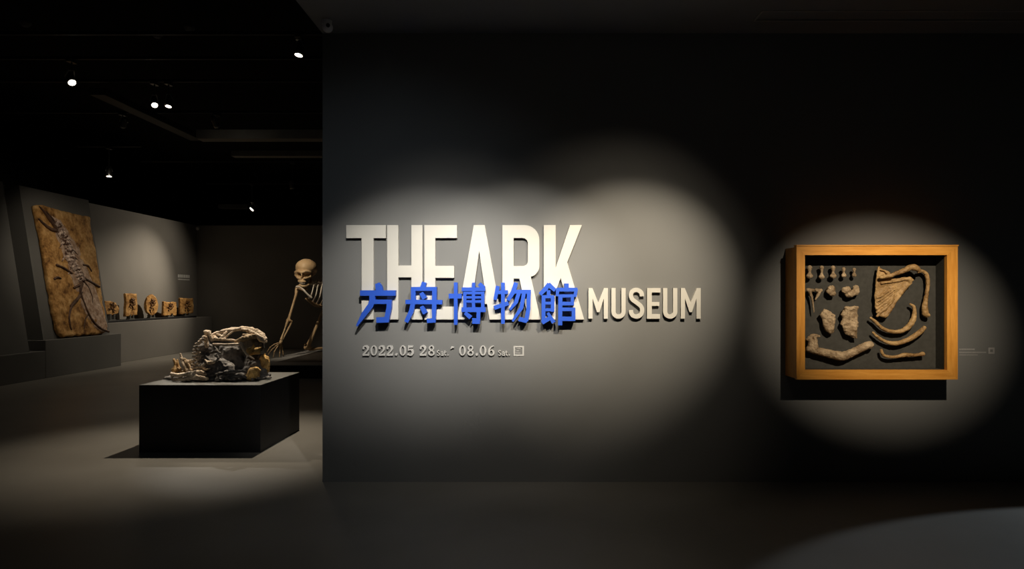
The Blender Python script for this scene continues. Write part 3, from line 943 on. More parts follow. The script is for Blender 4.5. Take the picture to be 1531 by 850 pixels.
korg('skull_brow', [ztube([(545, 262, 6.79), (620, 262, 6.78), (720, 268, 6.78), (830, 276, 6.78)], [16, 15, 11, 11]), ztube([(600, 205, 6.83), (650, 232, 6.80), (640, 258, 6.79)], [12, 14, 12]),
                       ztube([(700, 178, 6.84), (672, 215, 6.81), (650, 256, 6.79)], [12, 15, 14]), ztube([(560, 225, 6.83), (590, 250, 6.79)], [14, 16]), ztube([(790, 165, 6.85), (720, 210, 6.82), (680, 255, 6.79)], [10, 10, 10])],
        hh * .7, 'bone_pale', sk, 0.012, 0.004, 40)
korg('cheek_bar', [ztube([(560, 314, 6.72), (680, 318, 6.715), (830, 312, 6.72)], [13, 13, 13])], hh * .6, 'bone_pale', sk, 0.01, 0.002, 40)
korg('orbit_plate', [ztube([(800, 290, 6.76), (860, 265, 6.75), (930, 240, 6.76), (1000, 240, 6.77)], [18, 30, 26, 18]), ztube([(880, 215, 6.79), (950, 225, 6.77), (1000, 215, 6.77)], [14, 22, 14])], hh * .7, 'bone', sk, 0.012, 0.006, 40)
korg('jugal_bar', [ztube([(850, 300, 6.73), (880, 370, 6.71), (920, 425, 6.70), (990, 468, 6.70)], [16, 13, 11, 9])], hh * .55, 'bone_pale', sk, 0.01, 0.002, 40)
korg('temple_plate', [S_plate([tuple(zp(x, y, 6.75).xz) for x, y in [(905, 390), (920, 350), (965, 345), (985, 310), (1010, 345), (1075, 340), (1055, 380), (1060, 420), (1000, 420), (950, 440), (910, 425)]], 6.75, 0.03, 0.02)],
        hh * .7, 'ochre', sk, 0.01, 0.006, 35)
korg('jaw_joint', [zell(985, 625, 62, 66, 0.06, 6.74), zell(960, 660, 40, 36, 0.05, 6.73), zell(1010, 590, 34, 34, 0.05, 6.76)], hh * .8, 'ochre', sk, 0.02, 0.012, 28)
korg('neck_joint', [zell(1112, 500, 44, 66, 0.06, 6.90), zell(1090, 450, 26, 34, 0.05, 6.88), zell(1120, 560, 36, 50, 0.06, 6.92)], hh * .8, 'ochre', sk, 0.02, 0.012, 28)
korg('cheek_shard', [S_plate([tuple(zp(x, y, 6.70).xz) for x, y in [(468, 470), (500, 488), (540, 480), (585, 488), (575, 515), (530, 528), (490, 522)]], 6.70, 0.02, 0.015)], hh * .6, 'bone_pale', sk, 0.01, 0.004, 40)
korg('cheek_strut', [ztube([(600, 430, 6.72), (612, 460, 6.71), (590, 492, 6.71)], [12, 12, 9]), ztube([(540, 400, 6.74), (580, 390, 6.73), (630, 405, 6.73)], [16, 13, 11]), ztube([(575, 345, 6.74), (600, 385, 6.73)], [10, 12])], hh * .6, 'matrix', sk, 0.012, 0.004, 40)
korg('jaw_ridge', [ztube([(520, 650, 6.68), (640, 620, 6.67), (760, 600, 6.67), (900, 600, 6.68)], [13, 15, 14, 12]), ztube([(540, 690, 6.67), (660, 655, 6.66), (780, 650, 6.66), (900, 660, 6.67)], [12, 15, 16, 14])], hh * .7, 'matrix', sk, 0.012, 0.006, 30)

# ================================================================== LARGE FOSSIL SLAB ON THE LEANING PANEL
pv = Vector((PXT - PX, 0, HG - PZ)).normalized()
pu = Vector((0, 1, 0))
pn = pu.cross(pv)
if pn.x < 0:
    pn = -pn
porg = Vector((PX, 12.28, PZ))


def on_panel(px, py):
    d = W(px, py, 1.0) - Vector((0, 0, EYE))
    tt = (porg - Vector((0, 0, EYE))).dot(pn) / d.dot(pn)
    q = Vector((0, 0, EYE)) + d * tt - porg
    return (q.dot(pu), q.dot(pv))


def sl(x, y):
    return on_panel(30 + x / 3.693, 290 + y / 3.693)


# local frame: x = along the panel, z = up the slope, -y = out of the panel
slabM = Matrix((pu, -pn, pv)).transposed().to_4x4()
slabM.translation = porg
slab = thing('fossil_slab', 'tall ochre stone slab with a long reptile skeleton, leaning on the grey panel', 'fossil slab', (0, 0, 0))


def slab_part(o):
    o.parent = slab
    o.matrix_parent_inverse = Matrix()
    return o


so = [sl(*p) for p in [(52, 60), (95, 62), (160, 82), (240, 100), (310, 118), (366, 130), (372, 180), (385, 240), (398, 320), (412, 420), (432, 560), (450, 660), (464, 762), (440, 772), (380, 778), (300, 786), (215, 792), (190, 776), (176, 740), (160, 640), (140, 520), (118, 380), (96, 250), (74, 140)]]


def S_slab(poly, t0, t1, rnd=0.03):
    poly = [(float(a), float(b)) for a, b in poly]

    def f(x, y, z):
        d2 = poly_sdf(x[:, :1, :], z[:, :1, :], poly) + 0.03 * vnoise(x[:, :1, :] * 9, x[:, :1, :] * 0, z[:, :1, :] * 9)
        dy = np.maximum(y - t0, -t1 - y)
        a, b = d2 + rnd, dy + rnd
        return np.sqrt(np.maximum(a, 0) ** 2 + np.maximum(b, 0) ** 2) + np.minimum(np.maximum(a, b), 0) - rnd
    A = np.array(poly)
    f.bb = (np.array([A[:, 0].min(), -t1, A[:, 1].min()]), np.array([A[:, 0].max(), t0, A[:, 1].max()]))
    return f


slab_part(organic('stone', [S_slab(so, 0.0, 0.09)], 0.022, 'slab', None, 0.01, 0.014, 6))


def st(pts, radii, out=0.098):
    s = spline([sl(p[0], p[1]) + (r,) for p, r in zip(pts, radii)], 4)
    return S_tube([(q[0], -out, q[1]) for q in s], [q[2] for q in s])


pale = [sl(*p) for p in [(150, 120), (200, 150), (260, 240), (300, 300), (340, 400), (370, 470), (420, 600), (462, 740), (440, 768), (380, 740), (320, 640), (290, 560), (250, 450), (215, 350), (185, 270), (160, 190)]]
slab_part(organic('pale_patch', [S_slab(pale, -0.06, 0.100, 0.02)], 0.02, 'slab_pale', None, 0.01, 0.008, 8))
SP = spline([(172, 165), (198, 220), (228, 275), (245, 330), (262, 385), (290, 435), (312, 480)], 3)
for i, (x, y) in enumerate(SP):
    u, v = sl(x, y)
    rr = 0.055 + 0.022 * math.sin(i / (len(SP) - 1) * math.pi)
    slab_part(organic('vertebra', [S_ell((u, -0.10, v), (rr * 1.5, 0.035, 0.030)), S_ell((u, -0.115, v + 0.01), (0.035, 0.035, 0.045)), S_ell((u - rr * 1.2, -0.10, v - .02), 0.032), S_ell((u + rr * 1.2, -0.10, v + 0.02), 0.032)],
                      0.011, 'slab_spine', None, 0.015, 0.02, 14))
for i in range(0, len(SP), 2):
    x, y = SP[i]
    L = (26 + 26 * math.sin(i / (len(SP) - 1) * math.pi)) * random.uniform(0.7, 1.25)
    for s_, nm in ((1, 'rib'), (-1, 'rib')):
        if s_ < 0 and i not in (6, 10, 14):
            continue
        slab_part(organic(nm, [st([(x + s_ * 10, y), (x + s_ * L * .6, y + (8 if s_ > 0 else -6)), (x + s_ * L, y + 26)], [0.022, 0.017, 0.010])], 0.009, 'slab_bone' if s_ > 0 else 'slab_spine', None, 0.01, 0.003, 25))
for nm, pts, r in (('jaw', [(78, 72), (110, 110), (140, 150), (172, 196)], [0.012, 0.026, 0.034, 0.036]), ('jaw', [(76, 142), (105, 172), (140, 196), (172, 206)], [0.016, 0.028, 0.034, 0.034]),
                   ('jaw', [(118, 100), (150, 140), (182, 190)], [0.010, 0.020, 0.022]),
                   ('foreleg', [(175, 396), (215, 412), (256, 440)], [0.026, 0.02, 0.026]), ('foreleg', [(160, 472), (180, 462), (198, 470)], [0.02, 0.018, 0.014]),
                   ('foreleg', [(322, 395), (350, 400), (370, 430)], [0.022, 0.018, 0.012]), ('hind_leg', [(330, 470), (365, 490), (412, 515)], [0.03, 0.028, 0.022]),
                   ('hind_leg', [(318, 545), (290, 585), (256, 625), (243, 690), (256, 752)], [0.016, 0.022, 0.022, 0.02, 0.014]), ('hind_leg', [(318, 500), (300, 560), (270, 596), (250, 620)], [0.02, 0.016, 0.012, 0.010]),
                   ('hind_leg', [(320, 480), (352, 520), (372, 575), (372, 622)], [0.022, 0.016, 0.014, 0.01]),
                   ('tail', [(312, 480), (305, 540), (325, 600), (345, 650), (375, 705), (420, 745), (462, 762)], [0.035, 0.026, 0.022, 0.022, 0.026, 0.024, 0.026]),
                   ('hind_foot', [(350, 665), (332, 700), (328, 745)], [0.012, 0.012, 0.008]), ('hind_foot', [(270, 520), (292, 510), (310, 500)], [0.02, 0.024, 0.02])):
    slab_part(organic(nm, [st(pts, r)], 0.009, 'slab_bone', None, 0.01, 0.003, 25))
slab.matrix_world = slabM

# ================================================================== SMALL FOSSILS ON THE BENCH
SHZ = BZ + 0.045


def small_fossil(label, px, pw_, top, bot, kind, seed, xoff=-9.47):
    """px centre, pw_ pixel width, pixel top / bottom"""
    Yc = -xoff / ((CX - px) / 1000.0)
    hgt = (bot - top) * Yc / 1000.0
    zc = EYE - ((top + bot) / 2 - CY) * Yc / 1000.0
    ang = math.radians(84)                     # turned a little towards the entrance
    Y1 = -xoff / ((CX - px - pw_ / 2) / 1000.0) - -xoff / ((CX - px + pw_ / 2) / 1000.0)
    wid = pw_ * Yc / 1000.0 / (math.cos(ang) + math.sin(ang) * abs(px - CX) / 1000.0)
    t = thing('small_fossil', label, 'fossil', (xoff, Yc, SHZ), 'small fossils on the bench')
    rnd = random.Random(seed)
    if kind == 'rect':
        poly = [(-.5, -.5), (-.1, -.52), (.5, -.48), (.52, 0), (.48, .5), (.1, .48), (-.5, .5), (-.47, 0.1)]
    elif kind == 'broken':
        poly = [(-.5, -.46), (.05, -.48), (.08, -.34), (.2, -.36), (.22, -.5), (.5, -.5), (.5, .45), (.2, .5), (.1, .42), (-.48, .5)]
    elif kind == 'oval':
        poly = [(0.5 * math.cos(a), .5 * math.sin(a) * (1.0 if math.sin(a) > 0 else .98)) for a in np.linspace(0, 2 * math.pi, 22)[:-1]]
    else:
        poly = [(-.5, .5), (-.1, .48), (.25, .36), (.5, -.05), (.42, -.38), (.05, -.5), (-.35, -.4), (-.5, 0)]
    poly = [(p[0] * wid, p[1] * hgt) for p in poly]
    org = Vector((xoff, Yc, zc))
    ct, stn = math.cos(ang), math.sin(ang)
    Mx = Matrix(((ct, -stn, 0), (stn, ct, 0), (0, 0, 1))).to_4x4()
    Mx.translation = org
    ps = [organic('stone', [S_slab(poly, 0.03, 0.03, 0.015)], 0.012, 'slab', None, 0.01, 0.006, 14)]
    body = [S_ell((0, -0.03, 0), (wid * .12, .02, hgt * .16), ), S_ell((wid * .08, -0.03, hgt * .16), (wid * .10, .02, hgt * .10))]
    ps.append(organic('fossil_imprint', body, 0.008, 'imprint', None, 0.02, 0.02, 22))
    for i in range(5):
        a = rnd.uniform(0, 6.28)
        q = [(0.06 * wid * math.cos(a), -0.034, 0.06 * hgt * math.sin(a)), (0.24 * wid * math.cos(a + .2), -0.034, .26 * hgt * math.sin(a + .2)), (0.36 * wid * math.cos(a + .5), -0.034, .38 * hgt * math.sin(a + .5))]
        ps.append(organic('fossil_limb', [S_tube(q, [.016, .011, .006])], 0.007, 'imprint', None, 0.01, 0.006, 25))
    b = MB()
    hz = -(zc - SHZ)
    b.box(-wid * .22, wid * .22, -.05, .05, hz, hz + 0.02)
    b.box(-wid * .16, -wid * .10, -.045, .05, hz + 0.0, -hgt * .5 + 0.03)
    b.box(wid * .10, wid * .16, -.045, .05, hz + 0.0, -hgt * .5 + 0.03)
    ps.append(b.build('stand', 'grey_top'))
    for q in ps:
        q.matrix_world = Mx
        q.parent = t
        q.matrix_parent_inverse = t.matrix_world.inverted()


small_fossil('rounded brown fossil on the bench, half hidden behind the sloping panel', 166, 22, 449, 471, 'wedge', 1)
small_fossil('tall upright rectangular fossil plate with dark spots on the bench', 195, 18, 438, 472, 'rect', 2)
small_fossil('oval fossil disc in the middle of the bench row', 226, 19, 440, 472, 'oval', 3)
small_fossil('small squarish broken fossil, fourth along the bench', 253, 20, 450, 472, 'broken', 4)
small_fossil('square ochre fossil block at the corner end of the bench', 278, 20, 445, 469, 'rect', 5)

# ================================================================== CROUCHING SKELETON
skn = thing('skeleton', 'large human-like skeleton crouching on the low platform, one hand reaching down', 'skeleton', (-4.6, 14.3, 0.24))


def sp(px, py, Y=14.1):
    return W(px, py, Y)


def stub(pts, radii, Y0=14.1, n=4):
    s = spline([(p[0], p[1], (p[2] if len(p) > 2 else Y0), r) for p, r in zip(pts, radii)], n)
    return S_tube([sp(q[0], q[1], q[2]) for q in s], [q[3] * q[2] / 1000.0 for q in s])


def sell(px, py, rx, ry, rd, Y=14.1):
    u = Y / 1000.0
    return S_ell(sp(px, py, Y), (rx * u, rd * u, ry * u))


skull = organic('skull', [sell(458, 399.5, 15.4, 12.8, 17, 14.12), sell(461, 404, 12.5, 9, 13, 14.2), sell(452, 408, 9.6, 7.5, 7, 13.97), sell(451.5, 417.5, 5.6, 5.6, 6, 13.95),
                          stub([(442.3, 411.5, 13.98), (445.5, 415, 13.90), (449.5, 415.5, 13.88)], [1.3, 1.9, 1.5]), stub([(467, 411, 14.12), (462, 414.5, 13.98), (457.5, 415.5, 13.90), (454, 416, 13.87)], [1.5, 1.7, 2.0, 1.5]),
                          stub([(441.6, 406.6, 13.96), (446, 405.6, 13.87), (451, 406.8, 13.85), (457, 405.6, 13.87), (463.5, 407, 13.97)], [1.5, 1.8, 1.5, 1.8, 1.5]),
                          stub([(442.3, 406.6, 13.96), (442.0, 411.5, 13.98)], [1.2, 1.2]), stub([(464.0, 407, 13.99), (464.2, 413, 14.0)], [1.3, 1.3]), stub([(451, 406.5, 13.86), (451, 411.5, 13.84)], [1.5, 1.1]),
                          stub([(446.8, 420.5, 13.90), (451.5, 421, 13.86), (456.5, 420.5, 13.90)], [1.2, 1.3, 1.2])],
                0.0105, 'skel', skn, 0.025, 0.003, 8,
                cut=[sell(446.4, 410.6, 3.3, 2.9, 9, 13.84), sell(457.3, 410.6, 4.2, 3.1, 9, 13.84), sell(451.2, 415.2, 1.6, 2.6, 7, 13.84), sell(463.5, 418, 3.0, 2.4, 6, 14.0)], kc=0.012)
organic('jaw', [stub([(464, 415, 14.1), (464.5, 421, 14.06), (459, 426, 13.98), (453, 427.5, 13.92), (449, 425.5, 13.93)], [1.6, 1.8, 1.9, 2.2, 1.8])], 0.010, 'skel', skull, 0.02, 0.004, 12)
for i in range(6):
    organic('tooth', [sell(448.2 + 1.5 * i, 422.6 + 0.12 * i, 0.7, 1.3, 0.8, 13.865 + 0.012 * abs(i - 2))], 0.006, 'skel_pale', skull, 0.004)
vb = spline([(463, 423, 14.2), (470, 424, 14.3), (480, 421, 14.4), (494, 421, 14.55), (510, 426, 14.7), (526, 434, 14.85), (540, 444, 15.0)], 3)
for i, (x, y, Y) in enumerate(vb):
    organic('vertebra', [sell(x, y, 2.3, 2.4, 2.6, Y), sell(x, y - 3.2, 0.9, 2.2, 0.9, Y), sell(x, y - 0.5, 0.9, 1.0, 4.6, Y)], 0.013, 'skel_pale', skn, 0.03, 0.004, 10)
organic('collar_bone', [stub([(443.5, 428.5, 14.0), (449, 429, 13.95), (454, 433.5, 13.92), (460, 440, 13.95), (465.5, 444.5, 14.0)], [1.7, 1.4, 1.3, 1.3, 1.6])], 0.011, 'skel_pale', skn, 0.02, 0.003, 12)
organic('shoulder_blade', [S_plate([tuple(sp(x, y, 14.12).xz) for x, y in [(442.5, 427), (448, 424.5), (456, 426), (461, 432), (455, 436), (447, 433)]], 14.12, 0.03, 0.03), sell(444, 430, 2.5, 2.5, 2.5, 14.1)], 0.012, 'skel', skn, 0.02, 0.004, 12)
organic('shoulder_blade', [S_plate([tuple(sp(x, y, 14.55).xz) for x, y in [(468, 420), (476, 418.5), (486, 421), (480, 428), (472, 430)]], 14.5, 0.05, 0.04)], 0.013, 'skel_pale', skn, 0.02, 0.008, 10)
for i in range(7):                                 # rib cage hanging below the spine
    x, y, Y = 470 + 6.0 * i, 423 + 0.5 * i, 14.3 + 0.06 * i
    dp = 20 + 9 * math.sin((i + 1) / 8 * math.pi)
    for s_ in (-1, 1):
        organic('rib', [stub([(x, y, Y), (x - 1.5, y + dp * .25, Y + s_ * .26), (x - 4, y + dp * .7, Y + s_ * .30), (x - 8, y + dp, Y + s_ * .12), (x - 9, y + dp * 1.02, Y)], [1.0, 1.0, 1.1, 1.1, 0.9])], 0.012, 'skel_pale', skn, 0.01, 0.002, 12)
organic('breastbone', [stub([(458, 446, 14.15), (466, 452, 14.25), (474, 456.5, 14.35), (490, 458, 14.5)], [1.8, 2.6, 2.6, 1.6])], 0.013, 'skel', skn, 0.02, 0.006, 10)
organic('upper_arm', [stub([(444, 431, 14.1), (442.5, 440, 14.05), (439, 452, 14.0), (434.5, 467, 13.95), (431.5, 477, 13.92)], [2.8, 2.0, 1.7, 1.8, 2.2]), sell(429.5, 479, 1.9, 2.0, 2.4, 13.92), sell(434, 479, 1.9, 2.0, 2.4, 13.92)], 0.012, 'skel', skn, 0.03, 0.003, 12)
organic('forearm_bone', [stub([(430, 480, 13.9), (427, 488, 13.85), (423.5, 498, 13.8), (420.5, 507, 13.77)], [2.0, 1.3, 1.2, 1.7])], 0.011, 'skel', skn, 0.02, 0.003, 12)
organic('forearm_bone', [stub([(435.5, 480, 13.95), (434, 486, 13.93), (429, 495, 13.88), (422.5, 507, 13.8)], [2.0, 1.4, 1.2, 1.5])], 0.011, 'skel', skn, 0.02, 0.003, 12)
organic('wrist', [sell(420.5, 509.5, 2.4, 2.0, 3, 13.77), sell(419, 512, 2.2, 1.8, 3.4, 13.74)], 0.011, 'skel', skn, 0.03, 0.006, 14)
for pts, r in (([(419, 513, 13.74), (418.8, 520, 13.72), (418.3, 527, 13.70), (417.8, 533, 13.70)], [1.0, .85, .8, .7]), ([(417.5, 513, 13.68), (412, 517.5, 13.62), (406, 523, 13.58), (401, 530.5, 13.60)], [1.0, .85, .8, .7]),
               ([(418, 513, 13.70), (414, 519, 13.60), (410.5, 525, 13.55), (408.5, 534, 13.56)], [1.0, .85, .8, .7]), ([(420.5, 513, 13.80), (421.5, 519, 13.82), (423, 526, 13.84), (423.5, 532, 13.84)], [1.0, .85, .8, .7]),
               ([(417.5, 512, 13.64), (410, 514.5, 13.55), (404, 519, 13.50), (399, 526, 13.48)], [1.0, .8, .75, .6])):
    organic('finger', [stub(pts, r)] + [sell(p[0], p[1], 1.25, 1.25, 1.25, p[2]) for p in pts[1:-1]], 0.0085, 'skel', skn, 0.01)
organic('thigh_bone', [stub([(502, 428, 15.0), (493, 446, 14.98), (483, 465, 14.95), (473, 488, 14.92), (464, 509, 14.9), (460.5, 516, 14.9)], [3.4, 2.6, 2.2, 2.2, 2.9, 3.6]), sell(457.5, 519.3, 3.6, 3.2, 3.4, 14.88), sell(462.5, 519.3, 3.4, 3.2, 3.4, 14.95)], 0.013, 'skel', skn, 0.04, 0.004, 10)
organic('kneecap', [sell(457, 515.5, 2.0, 2.2, 1.6, 14.75)], 0.01, 'skel', skn, 0.01, 0.004, 14)
organic('shin_bone', [stub([(463, 522, 15.0), (480, 520.5, 15.2), (505, 519, 15.4), (530, 518, 15.6)], [2.6, 1.9, 1.7, 2.2])], 0.014, 'skel', skn, 0.03, 0.004, 10)
organic('pelvis', [S_plate([tuple(sp(x, y, 15.0).xz) for x, y in [(498, 420), (520, 424), (540, 436), (550, 452), (538, 462), (520, 456), (506, 444)]], 15.0, 0.12, 0.06)], 0.02, 'skel', skn, 0.03, 0.02, 6)
organic('thigh_bone', [stub([(530, 446, 15.3), (540, 480, 15.35), (548, 518, 15.4)], [3.4, 2.3, 3.4])], 0.016, 'skel', skn, 0.04, 0.004, 10)
organic('shin_bone', [stub([(548, 520, 15.45), (575, 519, 15.7), (600, 518.5, 15.9)], [2.6, 1.8, 2.2])], 0.016, 'skel', skn, 0.03, 0.004, 10)

# ================================================================== CEILING EQUIPMENT AND LIGHTS
def local_cyl(b, r, z0, z1, seg=18, cx=0, cy=0):
    b.tube([(cx, cy, z0), (cx, cy, z1)], [r, r], seg)


def track_spotlight(loc, target, label, top_z, lens='lens_on', r=0.05, length=0.17, beams=(), group='ceiling spotlights', body='fixture'):
    loc, target = Vector(loc), Vector(target)
    t = thing('track_spotlight', label, 'spotlight', loc, group)
    q = (target - loc).to_track_quat('-Z', 'Y').to_matrix().to_4x4()
    q.translation = loc

    def put(b, nm, mat, mx):
        o = link(nm, mesh_from(b.v, b.f, nm), mat, None, False)
        o.matrix_world = mx
        o.parent = t
        o.matrix_parent_inverse = t.matrix_world.inverted()
        return o
    b = MB()
    b.tube([(0, 0, 0.0), (0, 0, 0.03), (0, 0, length * .8), (0, 0, length)], [r, r, r * .92, r * .6], 18)
    h = put(b, 'housing', body, q)
    b = MB()
    n = 20
    ring_v, ring_f = [], []
    for i in range(n):
        a = 2 * math.pi * i / n
        for rr, zz in ((r * 1.06, 0.004), (r * 1.06, -0.022), (r * .86, -0.022), (r * .86, 0.004)):
            ring_v.append((rr * math.cos(a), rr * math.sin(a), zz))
    for i in range(n):
        j = (i + 1) % n
        for k in range(4):
            k2 = (k + 1) % 4
            ring_f.append((i * 4 + k, j * 4 + k, j * 4 + k2, i * 4 + k2))
    b.add(ring_v, ring_f)
    put(b, 'rim', 'chrome', q)
    b = MB()
    b.add([(r * .84 * math.cos(2 * math.pi * i / n), r * .84 * math.sin(2 * math.pi * i / n), -0.004 - .004 * (i % 2)) for i in range(n)] + [(0, 0, -0.012)],
          [(i, n, (i + 1) % n) for i in range(n)])
    put(b, 'lens', lens, q)
    up = Matrix.Translation(loc)
    b = MB()
    ax = q.to_3x3() @ Vector((0, 0, length * .45))
    for s_ in (-1, 1):
        side = (q.to_3x3() @ Vector((1, 0, 0))) * (r * 1.15 * s_)
        b.tube([ax + side, Vector((side.x * .5, side.y * .5, max(ax.z + r * 1.7, 0.1)))], [0.007, 0.007], 8)
    ys = max(ax.z + r * 1.7, 0.1)
    b.tube([Vector((-r * .7, 0, ys)), Vector((r * .7, 0, ys))], [0.008, 0.008], 8)
    put(b, 'yoke', 'chrome', up)
    b = MB()
    b.tube([(0, 0, ys), (0, 0, top_z - loc.z)], [0.011, 0.011], 8)
    put(b, 'stem', body, up)
    b = MB()
    b.box(-0.035, 0.035, -0.06, 0.06, top_z - loc.z - 0.04, top_z - loc.z - 0.001)
    put(b, 'track_adapter', body, up)
    axis = (target - loc).normalized()
    for (tg, power, size, blend, colr, rad, *spread) in beams:
        spot(loc + axis * 0.03, tg or target, power, size, blend, colr, rad, spread or (1, 1))
    return t


# entrance lights on the low ceiling (above the frame of the picture)
track_spotlight((-0.55, 3.15, 3.36), (-0.86, WY, 1.56), 'black spotlight aimed at the large word THE', CEIL,
                beams=[(None, 400, 38, 1.0, NEUT, 0.02, 1.25, 0.88), ((-0.7, WY, 1.3), 55, 56, 1.0, NEUT, 0.03)])
track_spotlight((0.15, 3.15, 3.36), (-0.22, WY, 1.58), 'black spotlight aimed at the large word ARK', CEIL,
                beams=[(None, 400, 38, 1.0, (1.0, 0.93, 0.82), 0.02, 1.25, 0.88)])
track_spotlight((1.15, 3.15, 3.36), (0.70, WY, 1.58), 'black spotlight aimed at the word MUSEUM', CEIL,
                beams=[(None, 620, 38, 1.0, WARM, 0.02, 1.15, 0.9), ((0.6, WY, 1.42), 60, 58, 1.0, WARM, 0.03)])
track_spotlight((-1.25, 2.6, 3.36), (-1.3, WY, 1.2), 'added black fill lamp at the left end of the entrance ceiling', CEIL,
                beams=[(None, 22, 84, 1.0, COOL, 0.05)])  # weak cool fill, added to lift the dark left part of the title wall
track_spotlight((2.49, 2.05, 3.40), (2.78, WY, 1.33), 'black spotlight aimed at the wooden bone case', CEIL,
                beams=[(None, 640, 29, 1.0, WARM, 0.012, 1.16, 0.84)])
# light in the next room, through the opening on the right
track_spotlight((8.0, 4.85, 3.0), (3.9, 3.6, 0.0), 'spotlight in the next room beyond the right opening', 3.3, beams=[(None, 560, 27, 0.15, COOL, 0.02)])

# gallery lights
TR = 4.50
F1 = W(447, 80, 7.7)
track_spotlight(F1, (-3.15, 6.95, 0.7), 'lit spotlight nearest the free end of the title wall, above the pedestal', TR,
                beams=[(None, 640, 56, 1.0, WARM, 0.03), ((-3.0, 7.0, 0.0), 26, 100, 1.0, WARM, 0.05)])
track_spotlight((-6.75, 11.0, 4.30), (-9.2, 13.2, 1.9), 'black spotlight turned away towards the large fossil slab', TR,
                beams=[(None, 120, 54, 1.0, WARM, 0.03)])
track_spotlight((-5.2, 11.0, 4.30), (-4.85, 14.2, 1.2), 'black spotlight turned away towards the skeleton', TR,
                beams=[(None, 430, 46, 1.0, WARM, 0.03)])
F2 = W(107, 122, 8.5)
track_spotlight(F2, (-3.25, 6.8, 0.85), 'lit spotlight high at the upper left', TR, beams=[(None, 480, 17, 1.0, WARM, 0.03)])
F3 = W(231, 156, 9.4)
track_spotlight(F3, (-3.3, 6.75, 0.85), 'left one of two close spotlights at the end of the metal tray', TR, beams=[(None, 260, 17, 1.0, NEUT, 0.03)], r=0.045)
F3b = W(252, 157, 9.4)
track_spotlight(F3b, (F3b.x, 8.3, 0.0), 'right one of two close spotlights at the end of the metal tray', TR, r=0.045, beams=[(None, 14, 70, 0.9, WARM, 0.03)])
F4 = W(163, 262, 12.6)
track_spotlight(F4, (-7.8, 12.2, 0.0), 'lit spotlight hanging low in front of the gallery wall, above the slab', 4.3, beams=[(None, 42, 120, 1.0, WARM, 0.03)])
F5 = W(377, 312, 18.0)
track_spotlight(F5, (-9.6, 16.2, 1.1), 'lit spotlight farthest back, near the corner of the gallery', TR, beams=[(None, 470, 72, 1.0, WARM, 0.03), (None, 100, 130, 1.0, WARM, 0.03)], r=0.07)
F6 = W(437, 281, 15.0)
track_spotlight(F6, (-5, 15.5, 0), 'unlit spotlight left of the title wall, far back', TR, lens='dark_lens', group='ceiling spotlights')

# metal trays and tracks under the black ceiling
def bar(name, label, x0, x1, y0, y1, z0, z1, mat='tray', cat='tray'):
    return tag(MB().box(x0, x1, y0, y1, z0, z1, 0.004).build(name, mat), label, cat, 'metal trays under the ceiling')


ty = 11.8
zt = EYE + (CY - 207) * ty / 1000
bar('cable_tray', 'wide grey metal tray running behind the title wall under the black ceiling', W(293, 0, ty).x, 1.0, ty, ty + 0.25, zt, zt + 0.16, 'lit_tray_trim')
bar('cable_tray', 'grey metal tray running towards the entrance from the wide tray', W(293, 0, ty).x - 0.22, W(293, 0, ty).x - 0.01, 9.3, ty + 0.25, zt + 0.02, zt + 0.12)
ty2 = 13.4
zt2 = EYE + (CY - 233) * ty2 / 1000
bar('cable_tray', 'second narrower metal tray behind the wide tray', W(345, 0, ty2).x, 1.0, ty2, ty2 + 0.2, zt2, zt2 + 0.11, 'lit_tray_trim')
ty3 = 18.2
zt3 = EYE + (CY - 311) * ty3 / 1000
bar('cable_tray', 'short metal tray beside the farthest spotlight', W(326, 0, ty3).x, W(370, 0, ty3).x, ty3, ty3 + 0.2, zt3, zt3 + 0.11)
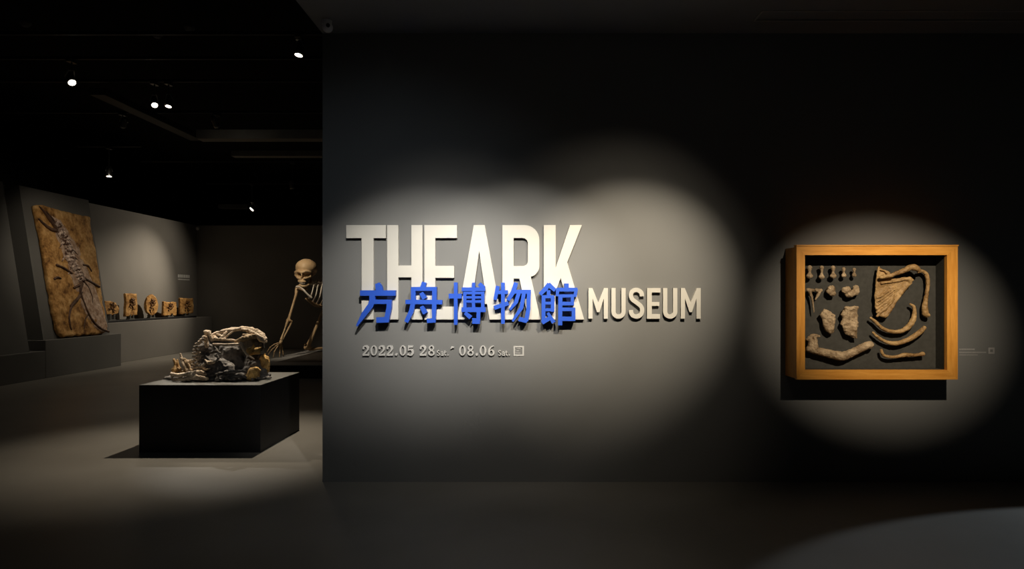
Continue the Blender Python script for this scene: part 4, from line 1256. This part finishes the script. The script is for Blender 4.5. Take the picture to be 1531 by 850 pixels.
for i, (y, lab) in enumerate(((7.7, 'black lighting track nearest the title wall'), (8.5, 'black lighting track above the upper left spotlight'), (9.4, 'black lighting track above the two close spotlights'),
                              (11.0, 'black lighting track just in front of the wide metal tray'),
                              (15.0, 'black lighting track above the unlit spotlight'), (18.0, 'black lighting track farthest back'))):
    bar('lighting_track', lab, -8.8, 2.0 if y > 8 else -1.75, y - 0.02, y + 0.02, TR, TR + 0.04, 'black_box', 'track')
bar('lighting_track', 'short black lighting track above the low hanging spotlight', F4.x - .6, F4.x + .6, 12.58, 12.62, 4.3, 4.34, 'black_box', 'track')
xr = W(331, 0, ty + .1).x
tag(MB().tube([(xr, ty + .1, zt + 0.16), (xr, ty + .1, 5.3)], [0.012, 0.012], 8).tube([(xr, ty + .1, zt + 0.161), (xr, ty + .1, zt + 0.19)], [0.03, 0.03], 10).build('hanger_rod', 'chrome'),
    'thin bright hanger rod above the wide metal tray', 'rod')
for (px, py, lab) in ((38, 38, 'pale round ceiling fitting at the far upper left'), (235, 55, 'pale round ceiling fitting left of the high centre'), (283, 45, 'pale round ceiling fitting nearest the top centre')):
    Y = 3.75 / ((CY - py) / 1000)
    p = W(px, py, Y)
    b = MB()
    b.tube([(p.x, p.y, 5.3), (p.x, p.y, 5.27), (p.x, p.y, 5.235)], [0.07, 0.07, 0.04], 16)
    tag(b.build('smoke_detector', 'grey_plastic', None), lab, 'detector', 'round ceiling fittings')

# security camera at the corner of the title wall
pc = W(490, 47, 5.15)
t = thing('security_camera', 'small grey security camera on the ceiling at the end of the title wall', 'camera', (pc.x, pc.y, CEIL))
b = MB()
b.tube([(pc.x - .005, pc.y, CEIL), (pc.x - .005, pc.y, CEIL - 0.03)], [0.038, 0.036], 18)
b.build('mount', 'white_plastic', t)
organic('body', [S_ell((pc.x + .002, pc.y - 0.01, CEIL - 0.055), (0.040, 0.042, 0.040))], 0.006, 'white_plastic', t, 0.01)
b = MB()
b.tube([(pc.x + .016, pc.y - 0.046, CEIL - 0.055), (pc.x + .020, pc.y - 0.058, CEIL - 0.057)], [0.016, 0.015], 14)
b.build('camera_lens', 'dark_lens', t)
# small white sensor high in the gallery corner
b = MB()
pz = W(295, 341, YB - 0.08)
tag(organic('wall_sensor', [S_ell((XW + 0.05, YB - 0.06, pz.z), (0.05, 0.06, 0.06))], 0.012, 'white_plastic', None, 0.01), 'small white sensor high in the gallery corner', 'sensor')
